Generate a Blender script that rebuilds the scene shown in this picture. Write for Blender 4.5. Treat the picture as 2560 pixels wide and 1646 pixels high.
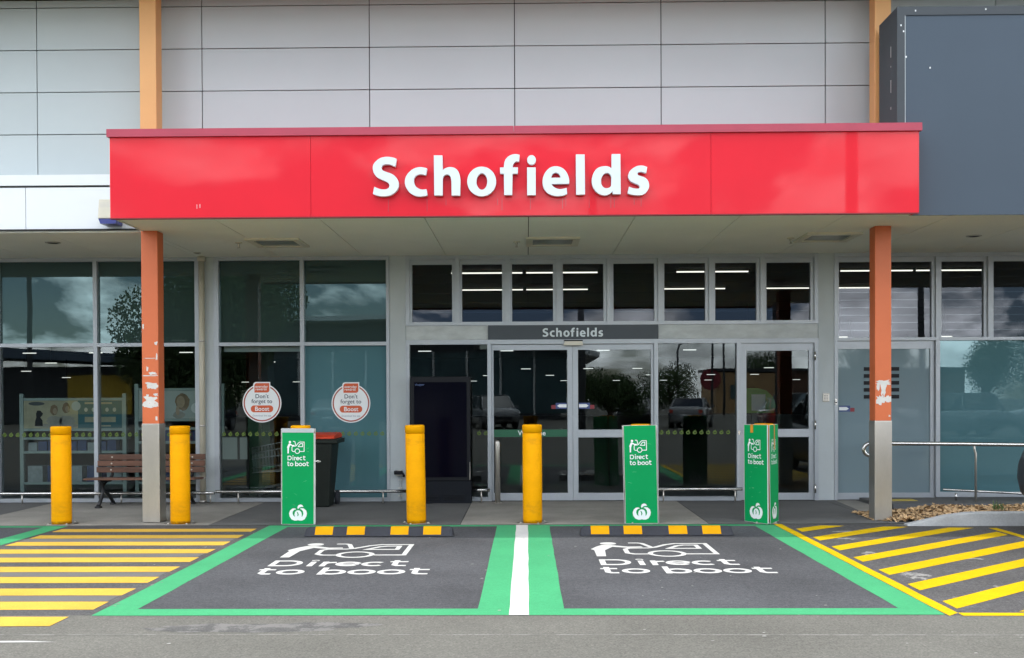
import bpy, bmesh, math, random
from mathutils import Vector, Matrix, Euler

random.seed(7)
R = math.radians
for o in list(bpy.data.objects):
    bpy.data.objects.remove(o)
scene = bpy.context.scene
col = scene.collection

# ------------------------------------------------------------------ camera
EYE = 1.6
yaw, pitch, roll = R(0.83), R(-0.6), R(0.25)
fw = Vector((-math.sin(yaw) * math.cos(pitch), math.cos(yaw) * math.cos(pitch), math.sin(pitch)))
r0 = Vector((math.cos(yaw), math.sin(yaw), 0.0))
u0 = r0.cross(fw)
rt = r0 * math.cos(roll) - u0 * math.sin(roll)
up = rt.cross(fw)
cam_data = bpy.data.cameras.new('camera')
cam = bpy.data.objects.new('camera', cam_data)
col.objects.link(cam)
cam.matrix_world = Matrix(((rt.x, up.x, -fw.x, 0), (rt.y, up.y, -fw.y, 0), (rt.z, up.z, -fw.z, EYE), (0, 0, 0, 1)))
cam_data.sensor_width = 36.0
cam_data.lens = 36.0 * 2550 / 2560
cam_data.shift_y = 0.0753
cam_data.clip_start = 0.05
cam_data.clip_end = 2000
scene.camera = cam
scene.cycles.max_bounces = 6
scene.cycles.diffuse_bounces = 4
scene.cycles.glossy_bounces = 3
scene.cycles.transparent_max_bounces = 10
scene.cycles.caustics_reflective = False
scene.cycles.caustics_refractive = False

# ------------------------------------------------------------------ sky, sun, exposure
SUN_EL = R(86.0)
SKY_STRENGTH = 0.15
scene.view_settings.view_transform = 'Standard'
scene.view_settings.look = 'None'
scene.view_settings.gamma = 1.0
scene.view_settings.exposure = 0.40
scene.view_settings.use_curve_mapping = False

world = bpy.data.worlds.new('World')
scene.world = world
world.use_nodes = True
nt = world.node_tree
nt.nodes.clear()
def wn(t, **kw):
    n = nt.nodes.new(t)
    for k, v in kw.items():
        setattr(n, k, v)
    return n
out = wn('ShaderNodeOutputWorld')
bg = wn('ShaderNodeBackground')
bg.inputs['Strength'].default_value = SKY_STRENGTH
sky = wn('ShaderNodeTexSky', sky_type='NISHITA', sun_disc=False)
sky.sun_elevation = SUN_EL
sky.sun_rotation = 0.0
sky.air_density = 1.0
sky.dust_density = 0.6
sky.ozone_density = 1.0
tc = wn('ShaderNodeTexCoord')
sep = wn('ShaderNodeSeparateXYZ')
nt.links.new(tc.outputs['Generated'], sep.inputs[0])
zc = wn('ShaderNodeMath', operation='MAXIMUM'); zc.inputs[1].default_value = 0.0
nt.links.new(sep.outputs['Z'], zc.inputs[0])
za = wn('ShaderNodeMath', operation='ADD'); za.inputs[1].default_value = 0.14
nt.links.new(zc.outputs[0], za.inputs[0])
dx = wn('ShaderNodeMath', operation='DIVIDE'); dy = wn('ShaderNodeMath', operation='DIVIDE')
nt.links.new(sep.outputs['X'], dx.inputs[0]); nt.links.new(za.outputs[0], dx.inputs[1])
nt.links.new(sep.outputs['Y'], dy.inputs[0]); nt.links.new(za.outputs[0], dy.inputs[1])
cmb = wn('ShaderNodeVectorMath', operation='MULTIPLY'); cmb.inputs[1].default_value = (1.0, 1.0, 2.4)
nt.links.new(tc.outputs['Generated'], cmb.inputs[0])
cn = wn('ShaderNodeTexNoise'); cn.inputs['Scale'].default_value = 6.0; cn.inputs['Detail'].default_value = 9; cn.inputs['Roughness'].default_value = 0.55; cn.inputs['Distortion'].default_value = 0.25
nt.links.new(cmb.outputs[0], cn.inputs['Vector'])
cr = wn('ShaderNodeMapRange'); cr.inputs['From Min'].default_value = 0.47; cr.inputs['From Max'].default_value = 0.56
nt.links.new(cn.outputs[0], cr.inputs['Value'])
cn2 = wn('ShaderNodeTexNoise'); cn2.inputs['Scale'].default_value = 13.0; cn2.inputs['Detail'].default_value = 6
nt.links.new(cmb.outputs[0], cn2.inputs['Vector'])
cs = wn('ShaderNodeMapRange'); cs.inputs['From Min'].default_value = 0.35; cs.inputs['From Max'].default_value = 0.65; cs.inputs['To Min'].default_value = 13.0; cs.inputs['To Max'].default_value = 40.0
nt.links.new(cn2.outputs[0], cs.inputs['Value'])
cc = wn('ShaderNodeVectorMath', operation='SCALE'); cc.inputs[0].default_value = (0.96, 0.98, 1.0)
nt.links.new(cs.outputs[0], cc.inputs['Scale'])
mx = wn('ShaderNodeMix', data_type='RGBA')
nt.links.new(cr.outputs[0], mx.inputs['Factor'])
nt.links.new(sky.outputs[0], mx.inputs['A']); nt.links.new(cc.outputs[0], mx.inputs['B'])
nt.links.new(mx.outputs['Result'], bg.inputs['Color'])
nt.links.new(bg.outputs[0], out.inputs['Surface'])

sun_data = bpy.data.lights.new('sun', 'SUN')
sun_data.energy = 2.0
sun_data.angle = R(0.6)
sun_data.color = (1.0, 0.955, 0.88)
sun = bpy.data.objects.new('sun', sun_data)
col.objects.link(sun)
# the sun stands almost overhead, a little behind the shop (towards +Y)
sdir = Vector((0.012, math.cos(SUN_EL), math.sin(SUN_EL))).normalized()
sun.rotation_euler = sdir.to_track_quat('Z', 'Y').to_euler()
sun.location = (0, 20, 60)
# sky sun to the same side
sky.sun_rotation = math.atan2(sdir.x, sdir.y)

# ------------------------------------------------------------------ helpers
class MB:
    """collects boxes, tubes and sheets into one mesh"""
    def __init__(self):
        self.v = []; self.f = []; self.s = []
    def add(self, vs, fs, smooth=False):
        b = len(self.v)
        self.v += [tuple(p) for p in vs]
        for f in fs:
            self.f.append(tuple(i + b for i in f)); self.s.append(smooth)
        return self
    def box(self, x0, x1, y0, y1, z0, z1):
        vs = [(x0, y0, z0), (x1, y0, z0), (x1, y1, z0), (x0, y1, z0), (x0, y0, z1), (x1, y0, z1), (x1, y1, z1), (x0, y1, z1)]
        return self.add(vs, [(0, 3, 2, 1), (4, 5, 6, 7), (0, 1, 5, 4), (1, 2, 6, 5), (2, 3, 7, 6), (3, 0, 4, 7)])
    def quad(self, a, b, c, d):
        return self.add([a, b, c, d], [(0, 1, 2, 3)])
    def sheet(self, pts, z):
        return self.add([(x, y, z) for x, y in pts], [tuple(range(len(pts)))])
    def slab(self, pts, z0, z1):
        n = len(pts)
        vs = [(x, y, z0) for x, y in pts] + [(x, y, z1) for x, y in pts]
        fs = [tuple(range(n - 1, -1, -1)), tuple(range(n, 2 * n))]
        for i in range(n):
            j = (i + 1) % n
            fs.append((i, j, j + n, i + n))
        return self.add(vs, fs)
    def prism(self, pts, y0, y1):
        """outline in x,z (anticlockwise seen from the front, -Y) extruded along y"""
        n = len(pts)
        vs = [(x, y0, z) for x, z in pts] + [(x, y1, z) for x, z in pts]
        fs = [tuple(range(n)), tuple(range(2 * n - 1, n - 1, -1))]
        for i in range(n):
            j = (i + 1) % n
            fs.append((j, i, i + n, j + n))
        return self.add(vs, fs)
    def prismx(self, pts, x0, x1):
        """outline in y,z extruded along x"""
        n = len(pts)
        vs = [(x0, y, z) for y, z in pts] + [(x1, y, z) for y, z in pts]
        fs = [tuple(range(n - 1, -1, -1)), tuple(range(n, 2 * n))]
        for i in range(n):
            j = (i + 1) % n
            fs.append((i, j, j + n, i + n))
        return self.add(vs, fs)
    def tube(self, pts, rad, n=10, caps=True, smooth=True):
        pts = [Vector(p) for p in pts]
        rads = rad if isinstance(rad, (list, tuple)) else [rad] * len(pts)
        b = len(self.v); m = len(pts)
        d0 = (pts[1] - pts[0]).normalized()
        ref = Vector((0, 0, 1)) if abs(d0.z) < 0.9 else Vector((1, 0, 0))
        u = d0.cross(ref).normalized()
        for i, p in enumerate(pts):
            if i == 0: d = pts[1] - pts[0]
            elif i == m - 1: d = pts[-1] - pts[-2]
            else: d = (pts[i + 1] - pts[i]).normalized() + (pts[i] - pts[i - 1]).normalized()
            d = d.normalized() if d.length > 1e-9 else d0
            u = (u - d * u.dot(d)).normalized()
            w = d.cross(u)
            for k in range(n):
                a = 2 * math.pi * k / n
                self.v.append(tuple(p + (u * math.cos(a) + w * math.sin(a)) * rads[i]))
        for i in range(m - 1):
            for k in range(n):
                k2 = (k + 1) % n
                self.f.append((b + i * n + k, b + i * n + k2, b + (i + 1) * n + k2, b + (i + 1) * n + k)); self.s.append(smooth)
        if caps:
            self.f.append(tuple(b + k for k in range(n - 1, -1, -1))); self.s.append(False)
            self.f.append(tuple(b + (m - 1) * n + k for k in range(n))); self.s.append(False)
        return self
    def lathe(self, prof, cx, cy, n=24, closed_top=True, closed_bottom=True):
        """profile of (radius, z) turned round a vertical axis"""
        b = len(self.v); m = len(prof)
        for r, z in prof:
            for k in range(n):
                a = 2 * math.pi * k / n
                self.v.append((cx + r * math.cos(a), cy + r * math.sin(a), z))
        for i in range(m - 1):
            for k in range(n):
                k2 = (k + 1) % n
                self.f.append((b + i * n + k, b + i * n + k2, b + (i + 1) * n + k2, b + (i + 1) * n + k)); self.s.append(True)
        if closed_bottom:
            self.f.append(tuple(b + k for k in range(n - 1, -1, -1))); self.s.append(False)
        if closed_top:
            self.f.append(tuple(b + (m - 1) * n + k for k in range(n))); self.s.append(False)
        return self
    def disc_y(self, cx, cz, r, y, n=24, rz=None):
        rz = rz or r
        vs = [(cx + r * math.cos(2 * math.pi * k / n), y, cz + rz * math.sin(2 * math.pi * k / n)) for k in range(n)]
        return self.add(vs, [tuple(range(n))])
    def xform(self, M):
        self.v = [tuple(M @ Vector(p)) for p in self.v]
        return self

ORIG = {}
def origin(o):
    return ORIG.get(o.name, Vector((0, 0, 0))) if o is not None else Vector((0, 0, 0))
def make(name, mb, mat, parent=None, at=None):
    """link the builder as one mesh object; `at` is its origin in the world for a top-level object"""
    base = Vector(at) if at is not None else origin(parent)
    me = bpy.data.meshes.new(name)
    me.from_pydata([tuple(Vector(p) - base) for p in mb.v], [], mb.f)
    me.polygons.foreach_set('use_smooth', mb.s)
    me.materials.append(mat)
    me.update()
    o = bpy.data.objects.new(name, me)
    col.objects.link(o)
    if parent is not None:
        o.parent = parent
    elif at is not None:
        o.location = base
    ORIG[o.name] = base
    return o
def from_mesh(name, me, mat, parent=None):
    me.materials.clear(); me.materials.append(mat)
    base = origin(parent)
    for v in me.vertices: v.co = v.co - base
    me.update()
    o = bpy.data.objects.new(name, me); col.objects.link(o)
    if parent is not None: o.parent = parent
    ORIG[o.name] = base
    return o
def tag(o, label=None, cat=None, group=None, kind=None):
    if label: o['label'] = label
    if cat: o['category'] = cat
    if group: o['group'] = group
    if kind: o['kind'] = kind
    return o
def thing(name, label, cat, loc, group=None):
    o = bpy.data.objects.new(name, None); col.objects.link(o)
    o.empty_display_size = 0.1
    o.location = loc
    ORIG[o.name] = Vector(loc)
    return tag(o, label, cat, group)
def struct(name, mb, mat, at=None):
    return tag(make(name, mb, mat, None, at), kind='structure')
def copy_tree(o, loc, label=None, group=None, rz=0.0):
    def cp(src, par):
        c = src.copy(); col.objects.link(c)
        c.parent = par
        for ch in src.children: cp(ch, c)
        return c
    c = cp(o, None)
    c.location = loc; c.rotation_euler = (0, 0, rz)
    if label: c['label'] = label
    if group: c['group'] = group
    return c
def fill_mesh(outlines, thick, place):
    """filled flat outlines (holes allowed) with a thickness; place(u, v, w) gives the 3-D point"""
    cu = bpy.data.curves.new('fill', 'CURVE')
    cu.dimensions = '2D'; cu.fill_mode = 'BOTH'; cu.extrude = thick / 2
    for ol in outlines:
        sp = cu.splines.new('POLY'); sp.points.add(len(ol) - 1)
        for p, q in zip(sp.points, ol): p.co = (q[0], q[1], 0, 1)
        sp.use_cyclic_u = True
    ob = bpy.data.objects.new('fill', cu)
    me = bpy.data.meshes.new_from_object(ob)
    bpy.data.objects.remove(ob); bpy.data.curves.remove(cu)
    for v in me.vertices: v.co = place(v.co.x, v.co.y, v.co.z + thick / 2)
    me.update()
    return me
def text_mesh(body, size, place, thick=0.001, offset=0.0, align='CENTER'):
    cu = bpy.data.curves.new('text', 'FONT')
    cu.body = body; cu.size = size; cu.offset = offset * size; cu.extrude = thick / 2; cu.align_x = align; cu.resolution_u = 3
    ob = bpy.data.objects.new('text', cu)
    me = bpy.data.meshes.new_from_object(ob)
    bpy.data.objects.remove(ob); bpy.data.curves.remove(cu)
    for v in me.vertices: v.co = place(v.co.x, v.co.y, v.co.z + thick / 2)
    me.update()
    return me
def ribbon(mb, path, w, place, lift, closed=False):
    """a mitred flat stroke of width w along a 2-D path"""
    P = [Vector(p) for p in path]; n = len(P); L = []; Rr = []
    for i in range(n):
        if closed: a, b = P[i - 1], P[(i + 1) % n]
        else: a, b = P[max(i - 1, 0)], P[min(i + 1, n - 1)]
        d1 = (P[i] - a).normalized() if (P[i] - a).length > 1e-9 else (b - P[i]).normalized()
        d2 = (b - P[i]).normalized() if (b - P[i]).length > 1e-9 else d1
        t = (d1 + d2)
        t = t.normalized() if t.length > 1e-6 else d1
        nn = Vector((-t.y, t.x)); c = max(nn.dot(Vector((-d1.y, d1.x))), 0.45)
        L.append(P[i] + nn * (w / 2 / c)); Rr.append(P[i] - nn * (w / 2 / c))
    b0 = len(mb.v)
    for l, r in zip(L, Rr):
        mb.v.append(tuple(place(l.x, l.y, lift))); mb.v.append(tuple(place(r.x, r.y, lift)))
    for i in range(n if closed else n - 1):
        j = (i + 1) % n
        mb.f.append((b0 + 2 * i, b0 + 2 * i + 1, b0 + 2 * j + 1, b0 + 2 * j)); mb.s.append(False)
def arc(cx, cy, rx, ry, a0, a1, n=16):
    return [(cx + rx * math.cos(R(a0 + (a1 - a0) * i / n)), cy + ry * math.sin(R(a0 + (a1 - a0) * i / n))) for i in range(n + 1)]
def bevel(o, w, seg=2):
    m = o.modifiers.new('bevel', 'BEVEL'); m.width = w; m.segments = seg; m.limit_method = 'ANGLE'
    return o

# ------------------------------------------------------------------ materials
MATS = {}
def M(name, colr, rough=0.6, var=0.1, vs=2.0, fine=0.0, fs=60.0, fine2=0.0, fs2=22.0, metal=0.0, bump=0.0, bs=90.0, coat=0.0, spec=0.5, rnd=0.0, stretch=(1, 1, 1), wear=None, wearcol=(0.1, 0.1, 0.1), wear_s=9.0, rvar=0.0, emit=0.0, bands=(), bandcol=(0.1, 0.1, 0.1)):
    if name in MATS: return MATS[name]
    m = bpy.data.materials.new(name); m.use_nodes = True
    t = m.node_tree; t.nodes.clear(); L = t.links.new
    N = t.nodes.new
    o = N('ShaderNodeOutputMaterial'); p = N('ShaderNodeBsdfPrincipled'); L(p.outputs[0], o.inputs[0])
    tcn = N('ShaderNodeTexCoord'); mp = N('ShaderNodeMapping'); mp.inputs['Scale'].default_value = stretch
    L(tcn.outputs['Object'], mp.inputs['Vector'])
    def noise(s, d=5.0, r=0.6):
        n = N('ShaderNodeTexNoise'); n.inputs['Scale'].default_value = s; n.inputs['Detail'].default_value = d; n.inputs['Roughness'].default_value = r
        L(mp.outputs[0], n.inputs['Vector']); return n
    def rng(src, a, b, lo=0.3, hi=0.7):
        q = N('ShaderNodeMapRange'); q.inputs['From Min'].default_value = lo; q.inputs['From Max'].default_value = hi
        q.inputs['To Min'].default_value = a; q.inputs['To Max'].default_value = b; L(src, q.inputs['Value']); return q.outputs[0]
    def mul(a, b):
        q = N('ShaderNodeMath'); q.operation = 'MULTIPLY'; L(a, q.inputs[0]); L(b, q.inputs[1]); return q.outputs[0]
    n1 = noise(vs)
    fac = rng(n1.outputs[0], 1 - var, 1 + var)
    if fine:
        n2 = noise(fs, 3.0, 0.7); fac = mul(fac, rng(n2.outputs[0], 1 - fine, 1 + fine))
    if fine2:
        n3 = noise(fs2, 4.0, 0.75); fac = mul(fac, rng(n3.outputs[0], 1 - fine2, 1 + fine2, 0.36, 0.64))
    if rnd:
        oi = N('ShaderNodeObjectInfo'); fac = mul(fac, rng(oi.outputs['Random'], 1 - rnd, 1 + rnd, 0, 1))
    sc = N('ShaderNodeVectorMath'); sc.operation = 'SCALE'; sc.inputs[0].default_value = colr[:3]; L(fac, sc.inputs['Scale'])
    cur = sc.outputs[0]
    if wear is not None:
        nw = noise(wear_s, 8.0, 0.75)
        mk = rng(nw.outputs[0], 0, 1, wear, wear + 0.05)
        mx = N('ShaderNodeMix'); mx.data_type = 'RGBA'; L(mk, mx.inputs['Factor']); L(cur, mx.inputs['A']); mx.inputs['B'].default_value = (*wearcol, 1)
        cur = mx.outputs['Result']
    for z0, z1, amt in bands:                       # rubbed or grimy bands at given heights
        sx = N('ShaderNodeSeparateXYZ'); L(tcn.outputs['Object'], sx.inputs[0])
        zm, zh = (z0 + z1) / 2, (z1 - z0) / 2
        a1 = N('ShaderNodeMath'); a1.operation = 'SUBTRACT'; L(sx.outputs['Z'], a1.inputs[0]); a1.inputs[1].default_value = zm
        a2 = N('ShaderNodeMath'); a2.operation = 'ABSOLUTE'; L(a1.outputs[0], a2.inputs[0])
        win = rng(a2.outputs[0], 1.0, 0.0, zh * 0.4, zh)
        nz = noise(11.0, 6.0, 0.7)
        mk = mul(win, rng(nz.outputs[0], 0.0, amt, 0.42, 0.62))
        mx = N('ShaderNodeMix'); mx.data_type = 'RGBA'; L(mk, mx.inputs['Factor']); L(cur, mx.inputs['A']); mx.inputs['B'].default_value = (*bandcol, 1)
        cur = mx.outputs['Result']
    L(cur, p.inputs['Base Color'])
    if rvar: L(rng(n1.outputs[0], max(0, rough - rvar), min(1, rough + rvar)), p.inputs['Roughness'])
    else: p.inputs['Roughness'].default_value = rough
    p.inputs['Metallic'].default_value = metal
    p.inputs['Specular IOR Level'].default_value = spec
    p.inputs['Coat Weight'].default_value = coat
    p.inputs['Coat Roughness'].default_value = 0.03
    if emit:
        p.inputs['Emission Color'].default_value = (*colr[:3], 1); p.inputs['Emission Strength'].default_value = emit
    if bump:
        nb = noise(bs, 4.0, 0.7); bn = N('ShaderNodeBump'); bn.inputs['Strength'].default_value = bump; bn.inputs['Distance'].default_value = 0.01
        L(nb.outputs[0], bn.inputs['Height']); L(bn.outputs[0], p.inputs['Normal'])
    MATS[name] = m
    return m
def glass(name, tint, refl, body=None, body_fac=0.0, rough=0.0, bump=0.0, gtint=(0.85, 0.95, 0.97)):
    """a thin pane: part mirror, part see-through, part tinted film"""
    m = bpy.data.materials.new(name); m.use_nodes = True
    t = m.node_tree; t.nodes.clear(); N = t.nodes.new; L = t.links.new
    o = N('ShaderNodeOutputMaterial'); tr = N('ShaderNodeBsdfTransparent'); tr.inputs[0].default_value = (*tint, 1)
    gl = N('ShaderNodeBsdfGlossy'); gl.inputs['Roughness'].default_value = rough; gl.inputs[0].default_value = (*gtint, 1)
    base = tr.outputs[0]
    if body is not None:
        df = N('ShaderNodeBsdfDiffuse'); df.inputs[0].default_value = (*body, 1)
        mb_ = N('ShaderNodeMixShader'); mb_.inputs[0].default_value = body_fac; L(base, mb_.inputs[1]); L(df.outputs[0], mb_.inputs[2]); base = mb_.outputs[0]
    fr = N('ShaderNodeFresnel'); fr.inputs[0].default_value = 1.5
    ad = N('ShaderNodeMath'); ad.operation = 'ADD'; ad.inputs[1].default_value = refl; ad.use_clamp = True; L(fr.outputs[0], ad.inputs[0])
    if bump:
        tcn = N('ShaderNodeTexCoord'); nb = N('ShaderNodeTexNoise'); nb.inputs['Scale'].default_value = 1.3; nb.inputs['Detail'].default_value = 1.0
        L(tcn.outputs['Object'], nb.inputs['Vector']); bn = N('ShaderNodeBump'); bn.inputs['Strength'].default_value = bump; bn.inputs['Distance'].default_value = 0.02
        L(nb.outputs[0], bn.inputs['Height']); L(bn.outputs[0], gl.inputs['Normal'])
    mx = N('ShaderNodeMixShader'); L(ad.outputs[0], mx.inputs[0]); L(base, mx.inputs[1]); L(gl.outputs[0], mx.inputs[2])
    L(mx.outputs[0], o.inputs[0])
    MATS[name] = m
    return m
def emission(name, colr, s):
    m = bpy.data.materials.new(name); m.use_nodes = True
    t = m.node_tree; t.nodes.clear(); o = t.nodes.new('ShaderNodeOutputMaterial'); e = t.nodes.new('ShaderNodeEmission')
    e.inputs[0].default_value = (*colr, 1); e.inputs[1].default_value = s; t.links.new(e.outputs[0], o.inputs[0])
    return m

ASPH = (0.122, 0.119, 0.104)
m_asphalt = M('asphalt', ASPH, 0.9, 0.18, 0.55, 0.38, 62, fine2=0.13, fs2=20, bump=0.5, bs=140, wear=0.70, wearcol=(0.20, 0.195, 0.175), wear_s=14, spec=0.25)
m_walk = M('walkway_asphalt', (0.080, 0.078, 0.077), 0.9, 0.2, 0.8, 0.5, 64, fine2=0.25, fs2=20, spec=0.25, bump=0.5, bs=140, wear=0.70, wearcol=(0.16, 0.155, 0.15), wear_s=7)
m_bay = M('bay_asphalt', (0.067, 0.069, 0.074), 0.9, 0.24, 0.7, 0.42, 66, fine2=0.18, fs2=20, spec=0.25, bump=0.5, bs=140, wear=0.72, wearcol=(0.12, 0.12, 0.125), wear_s=12)
m_green_paint = M('green_road_paint', (0.050, 0.300, 0.130), 0.8, spec=0.2, fine2=0.05, var=0.07, vs=1.5, fine=0.10, fs=70, bump=0.3, bs=140, wear=0.735, wearcol=(0.04, 0.16, 0.08), wear_s=16)
m_white_paint = M('white_road_paint', (0.52, 0.52, 0.50), 0.8, spec=0.2, var=0.06, vs=2, fine=0.08, fs=70, bump=0.3, bs=140, wear=0.715, wearcol=(0.33, 0.33, 0.32), wear_s=16)
m_yellow_paint = M('yellow_road_paint', (0.56, 0.37, 0.0), 0.8, spec=0.15, var=0.07, vs=2, fine=0.10, fs=70, bump=0.3, bs=140, wear=0.72, wearcol=(0.33, 0.22, 0.03), wear_s=14)
m_old_yellow = M('faded_yellow_road_paint', (0.55, 0.345, 0.05), 0.8, 0.10, 1.4, 0.12, 70, bump=0.3, bs=140, wear=0.68, wearcol=(0.26, 0.18, 0.09), wear_s=18, spec=0.2)
m_concrete = M('path_concrete', (0.255, 0.243, 0.215), 0.85, 0.17, 1.6, 0.10, 50, bump=0.15, wear=0.68, wearcol=(0.18, 0.172, 0.155), wear_s=3, spec=0.25)
m_dark_path = M('path_asphalt', (0.105, 0.105, 0.101), 0.88, 0.14, 1.3, 0.16, 70, bump=0.3)
m_kerb = M('kerb_concrete', (0.40, 0.41, 0.41), 0.8, 0.13, 4, 0.10, 50, bump=0.2, wear=0.69, wearcol=(0.22, 0.21, 0.19), wear_s=9)
m_clad = M('cladding', (0.485, 0.542, 0.552), 0.42, 0.03, 0.5, rnd=0.03)
m_gap = M('joint_backing', (0.03, 0.03, 0.03), 0.9)  # dark backing that shows through the panel and slab joints
m_white_panel = M('white_panel', (0.76, 0.79, 0.81), 0.4, 0.02, 0.8, rnd=0.015)
m_soffit = M('soffit_paint', (0.86, 0.865, 0.80), 0.75, 0.04, 0.8, 0.02, 30, rnd=0.02)
m_frame = M('anodised_frame', (0.41, 0.44, 0.47), 0.38, 0.05, 2.5, 0.03, 40, metal=0.25)
m_pilaster = M('grey_wall_paint', (0.45, 0.49, 0.50), 0.55, 0.06, 1.2, 0.02, 40)
m_header = M('smeared_grey_panel', (0.48, 0.51, 0.51), 0.5, 0.16, 3.5, 0.03, 40, stretch=(1, 1, 2.2))
m_red = M('glossy_red_panel', (0.70, 0.006, 0.020), 0.4, 0.04, 0.9, coat=0.28, spec=0.2, wear=None)
m_redcap = M('dull_red_flashing', (0.40, 0.04, 0.075), 0.45, 0.08, 2.0)
m_letter = M('white_letter_face', (0.66, 0.73, 0.76), 0.35, 0.015, 2)
m_slate = M('slate_sign_face', (0.055, 0.078, 0.106), 0.45, 0.05, 0.7, spec=0.3)
m_slate_frame = M('slate_frame', (0.030, 0.040, 0.048), 0.45, 0.10, 2)
m_orange = M('orange_column_paint', (0.60, 0.140, 0.045), 0.5, 0.05, 1.6, 0.02, 50)
m_tan = M('lit_column_paint', (0.72, 0.38, 0.14), 0.5, 0.05, 1.4)  # tan carries the upper shaft's extra sky and bounce light in its colour
m_bare = M('bare_primer', (0.62, 0.61, 0.58), 0.7, 0.08, 12)
m_steel = M('brushed_steel', (0.56, 0.53, 0.48), 0.34, 0.09, 2.2, 0.03, 60, metal=0.8, stretch=(1, 1, 0.35), rvar=0.03)
m_rail = M('polished_steel', (0.62, 0.61, 0.58), 0.22, 0.05, 4, metal=1.0)
m_boll = M('yellow_bollard_sleeve', (0.80, 0.345, 0.0), 0.6, 0.05, 3, 0.03, 30, wear=0.73, wearcol=(0.42, 0.20, 0.02), wear_s=5, stretch=(1, 1, 1.8), spec=0.08, bands=((0.97, 1.08, 0.30), (0.08, 0.30, 0.26), (-0.01, 0.05, 0.8)), bandcol=(0.30, 0.13, 0.02))
m_sign_green = M('green_sign_board', (0.001, 0.30, 0.085), 0.5, 0.05, 2.0, spec=0.15)
m_sign_edge = M('white_board_edge', (0.72, 0.71, 0.68), 0.6, 0.08, 4)
m_sign_white = M('white_print', (0.82, 0.84, 0.84), 0.4, 0.02)
m_tape = M('orange_tape', (0.60, 0.24, 0.02), 0.35, 0.15, 9)
m_rubber = M('black_rubber', (0.020, 0.022, 0.029), 0.75, 0.15, 5, 0.15, 60, bump=0.3)
m_reflector = M('yellow_reflector', (0.66, 0.31, 0.0), 0.6, 0.08, 6, wear=0.72, wearcol=(0.35, 0.2, 0.02), spec=0.1)
m_wood = M('brown_timber', (0.115, 0.050, 0.028), 0.5, 0.30, 2.2, 0.10, 40, stretch=(0.6, 8, 8), rnd=0.16)
m_iron = M('black_cast_iron', (0.012, 0.013, 0.014), 0.5, 0.2, 6)
m_bolt = M('bolt_head', (0.7, 0.66, 0.58), 0.35, metal=0.8)
m_bin = M('dark_green_bin', (0.013, 0.017, 0.014), 0.6, 0.12, 4, bump=0.1, spec=0.2)
m_binlid = M('red_bin_lid', (0.58, 0.045, 0.010), 0.6, 0.06, 4)
m_pipe = M('cream_downpipe', (0.50, 0.46, 0.36), 0.45, 0.10, 3, stretch=(1, 1, 0.3))
m_black = M('black_plastic', (0.007, 0.008, 0.011), 0.45, 0.1, 4, spec=0.2)
m_screen = M('dark_screen_glass', (0.002, 0.002, 0.007), 0.12, 0.0, spec=0.10)
m_navy = M('kiosk_navy_panel', (0.008, 0.010, 0.014), 0.6, 0.1, 3, spec=0.15)
m_cream = M('cream_plastic', (0.70, 0.66, 0.55), 0.4, 0.05)
m_blue = M('blue_lens', (0.02, 0.03, 0.22), 0.25, 0.05)
m_dkgrey = M('header_sign_slate', (0.040, 0.052, 0.064), 0.45, 0.06, 2)
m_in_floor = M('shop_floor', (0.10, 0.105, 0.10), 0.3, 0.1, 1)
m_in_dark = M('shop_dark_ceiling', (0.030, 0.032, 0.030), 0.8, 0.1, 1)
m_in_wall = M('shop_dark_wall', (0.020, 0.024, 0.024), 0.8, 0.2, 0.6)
m_teal = M('teal_poster', (0.02, 0.13, 0.16), 0.5, 0.05)
m_beige = M('beige_poster', (0.42, 0.38, 0.26), 0.5, 0.22, 3.5)
m_pale = M('pale_poster', (0.45, 0.50, 0.48), 0.5, 0.1, 2)
m_maroon = M('maroon_print', (0.22, 0.02, 0.03), 0.5, 0.05)
m_sticker_orange = M('orange_print', (0.62, 0.10, 0.03), 0.5, 0.03)
m_sticker_dark = M('navy_print', (0.02, 0.035, 0.06), 0.5, 0.02)
m_sticker_ring = M('rust_ring_print', (0.38, 0.075, 0.05), 0.5, 0.02)
m_lime = M('lime_print', (0.10, 0.17, 0.015), 0.5, 0.05)
m_green_band = M('dark_green_band', (0.004, 0.10, 0.045), 0.35, 0.05)
m_leaf = M('tree_leaf', (0.055, 0.10, 0.028), 0.6, 0.35, 1.2)
m_bark = M('tree_bark', (0.10, 0.075, 0.055), 0.9, 0.25, 6)
m_mulch = M('wood_chip_mulch', (0.52, 0.35, 0.185), 0.9, 0.5, 14, 0.25, 60)
m_soil = M('dark_soil', (0.075, 0.05, 0.03), 0.95, 0.3, 8)
m_weed = M('weed_leaf', (0.10, 0.16, 0.05), 0.6, 0.2, 8)
g_film = glass('filmed_pane', (0.30, 0.42, 0.42), 0.042, (0.034, 0.056, 0.053), 0.92, bump=0.02, gtint=(0.55, 0.80, 0.84))
g_teal = glass('teal_filmed_pane', (0.25, 0.4, 0.42), 0.03, (0.085, 0.185, 0.210), 0.92, bump=0.02, gtint=(0.6, 0.85, 0.9))
g_clear = glass('clear_pane', (0.72, 0.80, 0.78), 0.03, bump=0.015)
g_door = glass('door_pane', (0.62, 0.70, 0.72), 0.022, bump=0.02)
g_louvre = glass('louvre_pane', (0.70, 0.74, 0.72), 0.008, gtint=(0.85, 0.9, 1.0))
g_frost = glass('frosted_pane', (0.3, 0.33, 0.33), 0.005, (0.20, 0.27, 0.30), 0.96, rough=0.03)
e_strip = emission('shop_light_tube', (1.0, 0.97, 0.88), 1.35)
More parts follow.
